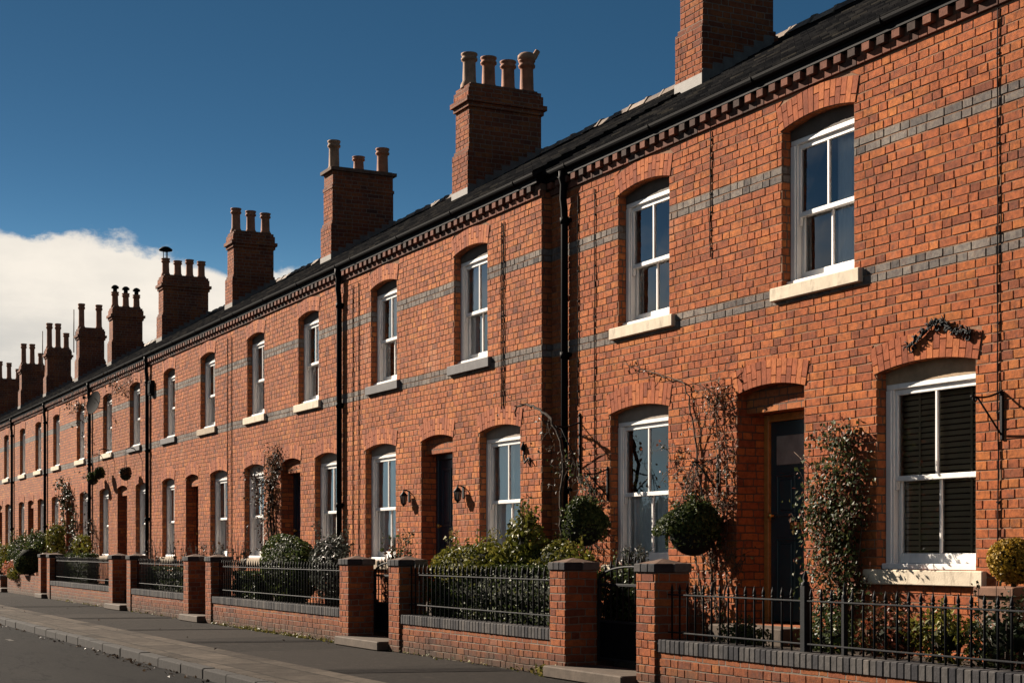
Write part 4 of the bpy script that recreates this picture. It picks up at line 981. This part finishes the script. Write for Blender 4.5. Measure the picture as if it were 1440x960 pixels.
# climbers: woody stems grown over the brick, twigs off them, leaves on both
def climber(label, y, paths, seed, mat, ntw, tw, nleaf, size, bark='bark', spread=.02, name='climbing_plant', depth=.10):
    if y == YL: paths = [tuple((p[0]*SL, p[1]) if isinstance(p, tuple) else p for p in pa) for pa in paths]
    rg = random.Random(seed); t = thing(name, (paths[0][0][0], y-.03, paths[0][0][-1]), label, 'climber', 'climbing plants on the brick fronts')
    s = MB(); lf = MB(); pts = []
    for path, r0, dens in paths_iter(paths):
        q = []
        for (xa, za), (xb, zb) in zip(path, path[1:]):
            L = math.hypot(xb-xa, zb-za); n = max(2, int(L/.07))
            for i in range(n): q.append((xa+(xb-xa)*i/n+rg.gauss(0,.012), y-.025-abs(rg.gauss(0,.012)), za+(zb-za)*i/n+rg.gauss(0,.012)))
        q.append((path[-1][0], y-.03, path[-1][1]))
        s.tube(q, [r0*(1-.75*i/len(q)) for i in range(len(q))], 5)
        pts += [(p, dens) for p in q]
    for _ in range(ntw):
        p, d = rg.choice(pts)
        if rg.random() > d: continue
        ang = rg.uniform(0, 6.28); L = tw*rg.uniform(.3,1.2); c = [p]; ang2 = ang
        for i in range(4):
            ang2 += rg.gauss(0,.5); pr = c[-1]; c.append((pr[0]+L/4*math.cos(ang2), min(y-.012, pr[1]+rg.gauss(-.008,.02)), pr[2]+L/4*math.sin(ang2)))
        s.tube(c, [.0045,.004,.003,.002,.001], 3)
        for q in c[1:]: pts.append((q, d))
    wts = [d for _, d in pts]
    for p, d in rg.choices(pts, wts, k=nleaf):
        lf.leaf((p[0]+rg.gauss(0,spread), min(y-.02, p[1]-abs(rg.gauss(0,depth))), p[2]+rg.gauss(0,spread)), size, rg, (rg.gauss(-.3,.5), -1, .4))
    s.build('stem', M[bark], t)
    if nleaf: lf.build('foliage', M[mat], t)
    return t
def paths_iter(paths):
    for p in paths: yield p[:-2], p[-2], p[-1]
# between the ground window and the door: a tangle with one long runner to the left
climber('tangled half bare climber with long runner between ground window and dark door', YR, [
    ((-12.75,.45),(-12.90,1.2),(-13.10,1.9),(-13.20,2.5),(-13.35,2.93),(-13.6,3.02),(-13.9,3.09),(-14.55,3.27), .016, .42),
    ((-12.75,.45),(-12.85,1.3),(-12.72,2.0),(-12.80,2.5),(-12.78,2.85),(-12.66,2.88), .014, 1.0),
    ((-12.65,.45),(-12.62,1.3),(-12.60,2.1),(-12.68,2.6),(-12.62,2.85), .012, .9),
    ((-12.95,.45),(-13.15,1.2),(-13.25,1.8),(-13.10,2.3),(-12.90,2.8),(-13.10,2.93), .012, .8),
    ((-12.85,1.3),(-13.2,1.9),(-13.5,2.15),(-13.55,2.35), .007, .5)], 110, 'lf_red', 430, .26, 850, .036, spread=.04, depth=.035)
# right of the door: the bushy one
climber('bushy green and red climber between the dark door and the blind window', YR, [
    ((-10.85,.45),(-10.92,1.2),(-10.96,1.8),(-10.86,2.25), .020, 1.0), ((-10.78,.45),(-10.74,1.2),(-10.70,1.7),(-10.80,2.35), .018, 1.0),
    ((-10.85,.6),(-11.05,1.2),(-11.25,1.7),(-11.38,2.05),(-11.55,2.15), .012, .16), ((-10.9,1.0),(-11.2,1.45),(-11.45,1.62), .010, .12),
    ((-10.75,.7),(-10.62,1.3),(-10.60,1.7),(-10.64,2.0), .012, .7), ((-11.0,1.4),(-10.98,1.9),(-10.95,2.2), .010, .8)], 111, 'lf_mix', 460, .20, 4600, .040, spread=.05, depth=.08)
# bare wisteria in the corner
climber('bare dark wisteria branch arching over the corner by the drainpipe', YR-.30, [
    ((-15.42,.5),(-15.38,1.3),(-15.42,1.9),(-15.36,2.24),(-15.45,2.5),(-15.70,2.78),(-15.95,2.88),(-16.25,2.95),(-16.53,2.95),(-16.56,2.84), .036, .30)], 112, 'lf_dead', 90, .35, 60, .05, 'barkdark', name='wisteria')
climber('thin bare tendrils on the brick between drainpipe and ground window', YR, [
    ((-15.7,.5),(-15.5,1.3),(-15.35,1.9),(-15.62,2.2),(-15.75,2.35), .010, .8), ((-15.3,.5),(-15.45,1.2),(-15.15,1.8),(-15.0,2.15), .009, .8),
    ((-15.65,2.1),(-15.3,1.98),(-15.05,1.85), .008, 1.0), ((-15.55,.5),(-15.1,1.1),(-15.2,1.7), .008, .6)], 113, 'lf_hedge', 330, .35, 330, .045, 'barkdark', spread=.04, depth=.04, name='tendril_climber')
# dry vine by the second door
climber('tall dry brown vine between ground window and dark door of the third house', YL, [
    ((-25.9,.45),(-25.85,1.2),(-26.0,1.9),(-25.95,2.4),(-25.75,2.85),(-25.50,3.05), .03, 1.0), ((-26.1,.45),(-26.05,1.4),(-26.1,2.1),(-25.9,2.6),(-25.6,3.0), .025, 1.0),
    ((-25.65,.45),(-25.75,1.2),(-25.8,2.0),(-25.85,2.5),(-25.6,2.95),(-25.45,2.8), .025, 1.0)], 114, 'lf_dead', 420, .26, 1000, .05, 'barkdark', spread=.05, depth=.06, name='dry_vine')
climber('dark green ivy climbing round the doorway of the sixth house', YL, [
    ((-43.1,.45),(-43.15,1.5),(-43.1,2.4),(-43.5,2.85),(-44.2,2.9), .02, 1.0), ((-44.3,.45),(-44.35,1.5),(-44.4,2.5),(-44.1,2.9), .02, 1.0), ((-42.9,.5),(-42.8,1.6),(-42.7,2.4), .015, .7)], 115, 'lf_ivy', 200, .34, 1300, .07, spread=.07, depth=.05, name='ivy')
climber('bare climber twigs under the eaves above the dish', YL, [((-41.2,.5),(-41.15,2.5),(-41.3,5.15),(-42.4,5.2),(-43.4,5.2), .012, .5)], 116, 'lf_dead', 120, .4, 160, .07, 'barkdark', name='eaves_climber')
climber('dry wisps hanging below the eaves beside the alarm box', YL, [((-38.1,5.12),(-37.0,5.22),(-36.2,5.2), .010, .8)], 118, 'lf_dead', 70, .35, 70, .06, 'barkdark', name='eaves_climber')
climber('wiry bare climber on the pier of brick left of the fifth house door', YL, [((-40.3,.45),(-40.3,1.2),(-40.45,1.9), .010, .8), ((-40.3,.45),(-40.25,1.1),(-40.1,1.6), .010, .8)], 117, 'lf_dead', 120, .4, 120, .06, 'barkdark', name='wiry_climber')

# small things on the fronts
t = thing('wrought_iron_ornament', (-9.75, YR, 2.95), 'black wrought iron scroll fixed over the arch of the blind window', 'ornament')
m = MB(); rg = random.Random(120); base = [(-10.02,2.93),(-9.92,2.97),(-9.82,3.02),(-9.73,3.08),(-9.63,3.10),(-9.55,3.03),(-9.47,2.98),(-9.37,2.99),(-9.29,2.95)]
q = []
for (xa,za),(xb,zb) in zip(base, base[1:]):
    for i in range(4): q.append((xa+(xb-xa)*i/4, YR-.03, za+(zb-za)*i/4))
m.tube(q, .013, 6)
for i, p in enumerate(q):
    for s_ in range(2):
        a = rg.uniform(0,6.28); m.tube([p, (p[0]+.03*math.cos(a), p[1]-.015, p[2]+.03*math.sin(a)), (p[0]+.045*math.cos(a+.8), p[1]-.02, p[2]+.045*math.sin(a+.8))], [.008,.008,.003], 5)
for cx, cz, sg in ((-9.97,2.90,1),(-9.33,2.92,-1),(-9.66,3.04,1)): m.tube([(cx+sg*.05*(1-i/16)*math.cos(.55*i), YR-.03, cz+.05*(1-i/16)*math.sin(.55*i)) for i in range(15)], .008, 5)
m.build('scroll', M['iron'], t)
m = MB()
for x in (-9.9,-9.5): m.tube([(x,YR+.01,2.99), (x,YR-.03,2.99)], .008, 5)
m.build('fixing', M['iron'], t)
def lantern(label, x, y, z):
    t = thing('wall_lantern', (x, y, z), label, 'lantern', 'black wall lanterns by the navy door')
    b = MB(); b.bbox(x-.03,x+.03,y-.016,y-.001,z-.07,z+.09,.006); b.tube([(x,y-.01,z+.08),(x,y-.05,z+.095),(x,y-.09,z+.09)], .010, 6); b.build('bracket', M['iron'], t)
    c = MB(); yy = y-.09
    c.lathe([(.052,.0),(.058,.008),(.02,.055),(.009,.068),(.009,.085),(.003,.10)], (x,yy,z+.012), 6); c.lathe([(.008,-.135),(.02,-.11),(.037,-.098),(.037,-.09)], (x,yy,z), 6)
    for i in range(6):
        a = i*math.pi/3; c.tube([(x+.035*math.cos(a),yy+.035*math.sin(a),z-.094), (x+.050*math.cos(a),yy+.050*math.sin(a),z+.014)], .005, 4)
    c.build('lantern_cage', M['iron'], t)
    g = MB(); g.lathe([(.031,-.09),(.045,.012)], (x,yy,z), 6); g.build('lantern_glass', M['lampglass'], t)
lantern('black wall lantern left of the navy door', -20.27, YL, 2.0)
lantern('black wall lantern right of the navy door', -18.46, YL, 2.0)
m = MB(); m.tube([(-16.72,YL-.01,2.52),(-16.72,YL-.02,2.38),(-16.65,YL-.04,2.30),(-16.58,YL-.02,2.36),(-16.52,YL-.03,2.30)], .012, 6); m.lathe([(.02,0),(.035,.03),(.015,.08),(.004,.11)], (-16.72,YL-.025,2.45), 8)
tag(m.build('wall_hook', M['iron']), 'small curly black wall hook by the corner of the stepped front', 'hook', None, 'thing')
t = thing('satellite_dish', (-39.85, YL, 5.0), 'dark oval satellite dish under the eaves beside a drainpipe', 'satellite dish')
m = MB(); c = Vector((-40.1, YL-.28, 4.98)); n = Vector((.35,-1,.25)).normalized(); a = n.orthogonal().normalized(); b = n.cross(a); vs = [tuple(c-n*.05)]; fs = []
for i in range(20):
    u = 6.283*i/20; vs.append(tuple(c+(a*math.cos(u)+b*math.sin(u))*.30))
for i in range(20): fs.append((0, 1+i, 1+(i+1)%20))
m.add(vs, fs, 0, True); vs2 = [tuple(Vector(v)-n*.012) for v in vs]; m.add(vs2, [f[::-1] for f in fs], 0, True); m.build('dish', M['dish'], t)
m = MB(); m.tube([(-40.1,YL-.01,4.85),(-40.1,YL-.15,4.85),tuple(c-n*.05)], .018, 6); m.tube([tuple(c-b*.25), tuple(c+n*.28)], .010, 5); m.lathe([(.02,0),(.03,.02),(.03,.06),(.015,.08)], tuple(c+n*.28), 8); m.build('dish_arm', M['dish'], t)
m = MB(); m.bbox(-35.15,-34.9,YL-.09,YL-.001,4.72,5.05,.01); m.bbox(-35.12,-34.93,YL-.105,YL-.09,4.76,4.98,.01); m.bbox(-35.10,-34.95,YL-.10,YL-.085,5.0,5.03,.004)
tag(m.build('alarm_box', M['dish']), 'dark alarm box high on the brick beside the second drainpipe', 'alarm box', None, 'thing')
def small_basket(label, x, z, r, seed, mat='lf_hedge'):
    t = thing('wall_basket', (x, YL-.2, z), label, 'hanging basket', 'small baskets on the fifth house'); rg = random.Random(seed)
    l = MB(); l.lathe([(.03,-r*.8),(r*.6,-r*.6),(r*.9,-r*.2),(r,.0)], (x,YL-.26,z), 12); l.build('basket', M['liner'], t)
    f = MB(); blob_leaves(f, (x,YL-.26,z+.08), (r*1.1,r*1.0,r), 380, .07, rg, 0, .5, .3); f.build('foliage', M[mat], t)
    h = MB(); h.tube([(x,YL-.01,z+.62),(x,YL-.15,z+.66),(x,YL-.26,z+.62)], .014, 6); h.tube([(x,YL-.26,z+.62),(x-.15,YL-.26,z)], .006, 4); h.tube([(x,YL-.26,z+.62),(x+.15,YL-.26,z)], .006, 4); h.build('bracket', M['iron'], t)
small_basket('leafy small basket above the ground window left of the fifth house door', -40.25, 3.02, .15, 130)
small_basket('narrow dark basket over the left ground window of the fifth house, right one of two', -39.5, 3.12, .12, 131)
small_basket('dry small basket over the right ground window of the fifth house', -36.6, 2.98, .14, 132, 'lf_dead')

# stuff at the edges of the pavement
mb = MB(); rg = random.Random(140)
for _ in range(900):
    x = rg.choice((rg.uniform(-26,-19), rg.uniform(-40,-12), rg.uniform(-24.5,-21))); y = YG+.02-abs(rg.gauss(0,.035)); mb.leaf((x,y,abs(rg.gauss(.012,.02))), .04, rg, (0,-.3,1))
for _ in range(120): mb.leaf((-13.9+rg.gauss(0,.10), YG-.05+rg.gauss(0,.03), abs(rg.gauss(.03,.03))), .06, rg)
tag(mb.build('pavement_weeds', M['weed']), 'sparse yellow green weeds along the foot of the garden walls', 'weeds', None, 'stuff')
mb = MB(); rg = random.Random(141)
for _ in range(200):
    x = rg.uniform(-40,-11) if rg.random() < .75 else rg.gauss(-18.5, 1.2); y = KY-.03-abs(rg.gauss(0,.10)); mb.leaf((x,y,-.108+abs(rg.gauss(0,.006))), .05, rg, (0,0,1))
for _ in range(16): mb.leaf((rg.uniform(-40,-11), rg.uniform(4.7,7.3), .006+abs(rg.gauss(0,.004))), .04, rg, (0,0,1))
tag(mb.build('fallen_leaves', M['lf_dead']), 'dry fallen leaves lying along the kerb and pavement', 'leaves', None, 'stuff')

# unseen house added across the road so the near panes reflect something dark
t = thing('unseen_reflection_house', (-28, -9.0, 0), 'dark brick house across the road, mirrored in the panes of the blind window', 'house')
m = MB(); m.box(-39.5, -17, -17, -9.0, 0, 5.5); m.build('wall', M['brickC'], t)
m = MB(); m.prism([(-8.8,5.52),(-13,7.8),(-17.2,5.52)], 'x', -39.8, -16.7); m.build('roof', M['slateL'], t)

# ------------------------------------------------------------------ sky, sun, camera
SUN = Vector((2.35, 1.0, -1.28)).normalized()            # the way the light travels
w = bpy.data.worlds.new('World'); scene.world = w; w.use_nodes = True
nt = w.node_tree; bg = nt.nodes['Background']
class WN(N):
    def __init__(s): s.t = nt
k = WN()
tc = k.n('ShaderNodeTexCoord'); dirv = tc.outputs['Generated']; d = k.sep(dirv)
sky = k.n('ShaderNodeTexSky', sky_type='NISHITA'); sky.sun_disc = False
sky.sun_elevation = math.asin(-SUN.z); sky.sun_rotation = math.atan2(-SUN.x, -SUN.y)
sky.altitude = 1500; sky.air_density = 1.0; sky.dust_density = .2; sky.ozone_density = 3.0
vz = k.m('MAXIMUM', k.m('MULTIPLY', k.m('SUBTRACT', d[2], .125), 4.2), .07)
nv = k.n('ShaderNodeVectorMath', operation='NORMALIZE'); k.put(nv.inputs[0], k.xyz(d[0], d[1], vz)); k.put(sky.inputs[0], nv.outputs[0])
SKYV = sky.outputs[0]
hs = k.n('ShaderNodeHueSaturation'); hs.inputs['Saturation'].default_value = 1.17; hs.inputs['Hue'].default_value = .485; hs.inputs['Value'].default_value = .42; k.put(hs.inputs['Color'], SKYV)
az = k.m('ARCTAN2', d[1], k.m('MULTIPLY', d[0], -1.0))
sx = k.xyz(k.m('MULTIPLY', az, 1.0), k.m('MULTIPLY', d[2], 1.6), 0.0)
top = k.m('SUBTRACT', .207, k.m('MULTIPLY', az, .103))
n1 = k.noise(sx, 26, 7, .62); n2 = k.noise(sx, 9, 4, .5)
vo = k.n('ShaderNodeTexVoronoi', feature='SMOOTH_F1'); vo.inputs['Scale'].default_value = 19; vo.inputs['Smoothness'].default_value = .6; k.put(vo.inputs['Vector'], k.xyz(k.m('ADD', az, k.m('MULTIPLY', n1, .03)), k.m('MULTIPLY', d[2], 1.3), 0.0))
edge = k.m('ADD', k.m('ADD', top, k.m('MULTIPLY', k.m('SUBTRACT', .5, vo.outputs['Distance']), .030)), k.m('ADD', k.m('MULTIPLY', k.m('SUBTRACT', n1, .5), .030), k.m('MULTIPLY', k.m('SUBTRACT', n2, .5), .040)))
dens = k.smooth(k.m('SUBTRACT', edge, d[2]), -.001, .0065)
wsp = k.m('MULTIPLY', k.smooth(k.noise(k.xyz(k.m('MULTIPLY', az, .8), k.m('MULTIPLY', d[2], 2.2), 3.0), 24, 7, .7), .60, .80), k.smooth(k.m('SUBTRACT', k.m('ADD', edge, .022), d[2]), .0, .02))
dens = k.m('MAXIMUM', dens, k.m('MULTIPLY', wsp, .35))
dens = k.m('MULTIPLY', dens, k.smooth(az, -.25, -.05))
far = k.noise(k.xyz(k.m('MULTIPLY', az, 1.6), k.m('MULTIPLY', d[2], 4.0), 6.0), 2.6, 7, .6)
dens = k.m('MAXIMUM', dens, k.m('MULTIPLY', k.m('MULTIPLY', k.smooth(far, .40, .66), k.m('SUBTRACT', 1.0, k.smooth(az, -.32, -.16))), k.m('SUBTRACT', .8, k.smooth(d[2], .35, .75), clamp=True)))
low = k.noise(k.xyz(k.m('MULTIPLY', az, .55), k.m('MULTIPLY', d[2], 3.2), 1.0), 7, 6, .55)
lowm = k.m('MULTIPLY', k.smooth(k.m('ADD', k.m('MULTIPLY', low, .7), k.m('MULTIPLY', n1, .3)), .38, .62), k.m('ADD', .35, k.m('MULTIPLY', k.smooth(k.m('SUBTRACT', top, d[2]), .0, .09), .65)))
CLD = k.mix(lowm, (6.35,5.85,5.15,1), (4.3,4.15,3.85,1))
CLD = k.mix(k.smooth(k.m('SUBTRACT', top, d[2]), .05, .14), CLD, k.mix(1.0, CLD, (.60,.64,.69,1), 'MULTIPLY'))
k.put(bg.inputs['Color'], k.mix(dens, hs.outputs[0], CLD)); bg.inputs['Strength'].default_value = .05

sd = bpy.data.lights.new('sun', 'SUN'); so = bpy.data.objects.new('sun', sd); COL.objects.link(so)
sd.energy = 5.0; sd.angle = R(.53); sd.color = (1.0, .87, .72)
so.rotation_euler = SUN.to_track_quat('-Z', 'Y').to_euler()

cd = bpy.data.cameras.new('camera'); co = bpy.data.objects.new('camera', cd); COL.objects.link(co)
co.location = (0, 0, 1.267); th = R(26.67)
co.rotation_euler = Vector((-math.cos(th), math.sin(th), 0)).to_track_quat('-Z', 'Y').to_euler()
cd.sensor_width = 36; cd.lens = 55.0; cd.shift_y = .2028; cd.clip_start = .05; cd.clip_end = 3000
scene.camera = co
vs = scene.view_settings; vs.view_transform = 'Standard'; vs.look = 'None'; vs.gamma = 1; vs.use_curve_mapping = False; vs.exposure = 1.6
scene.render.engine = 'CYCLES'
scene.cycles.max_bounces = 8; scene.cycles.transparent_max_bounces = 16; scene.cycles.diffuse_bounces = 2
try: scene.cycles.use_denoising = True
except Exception: pass
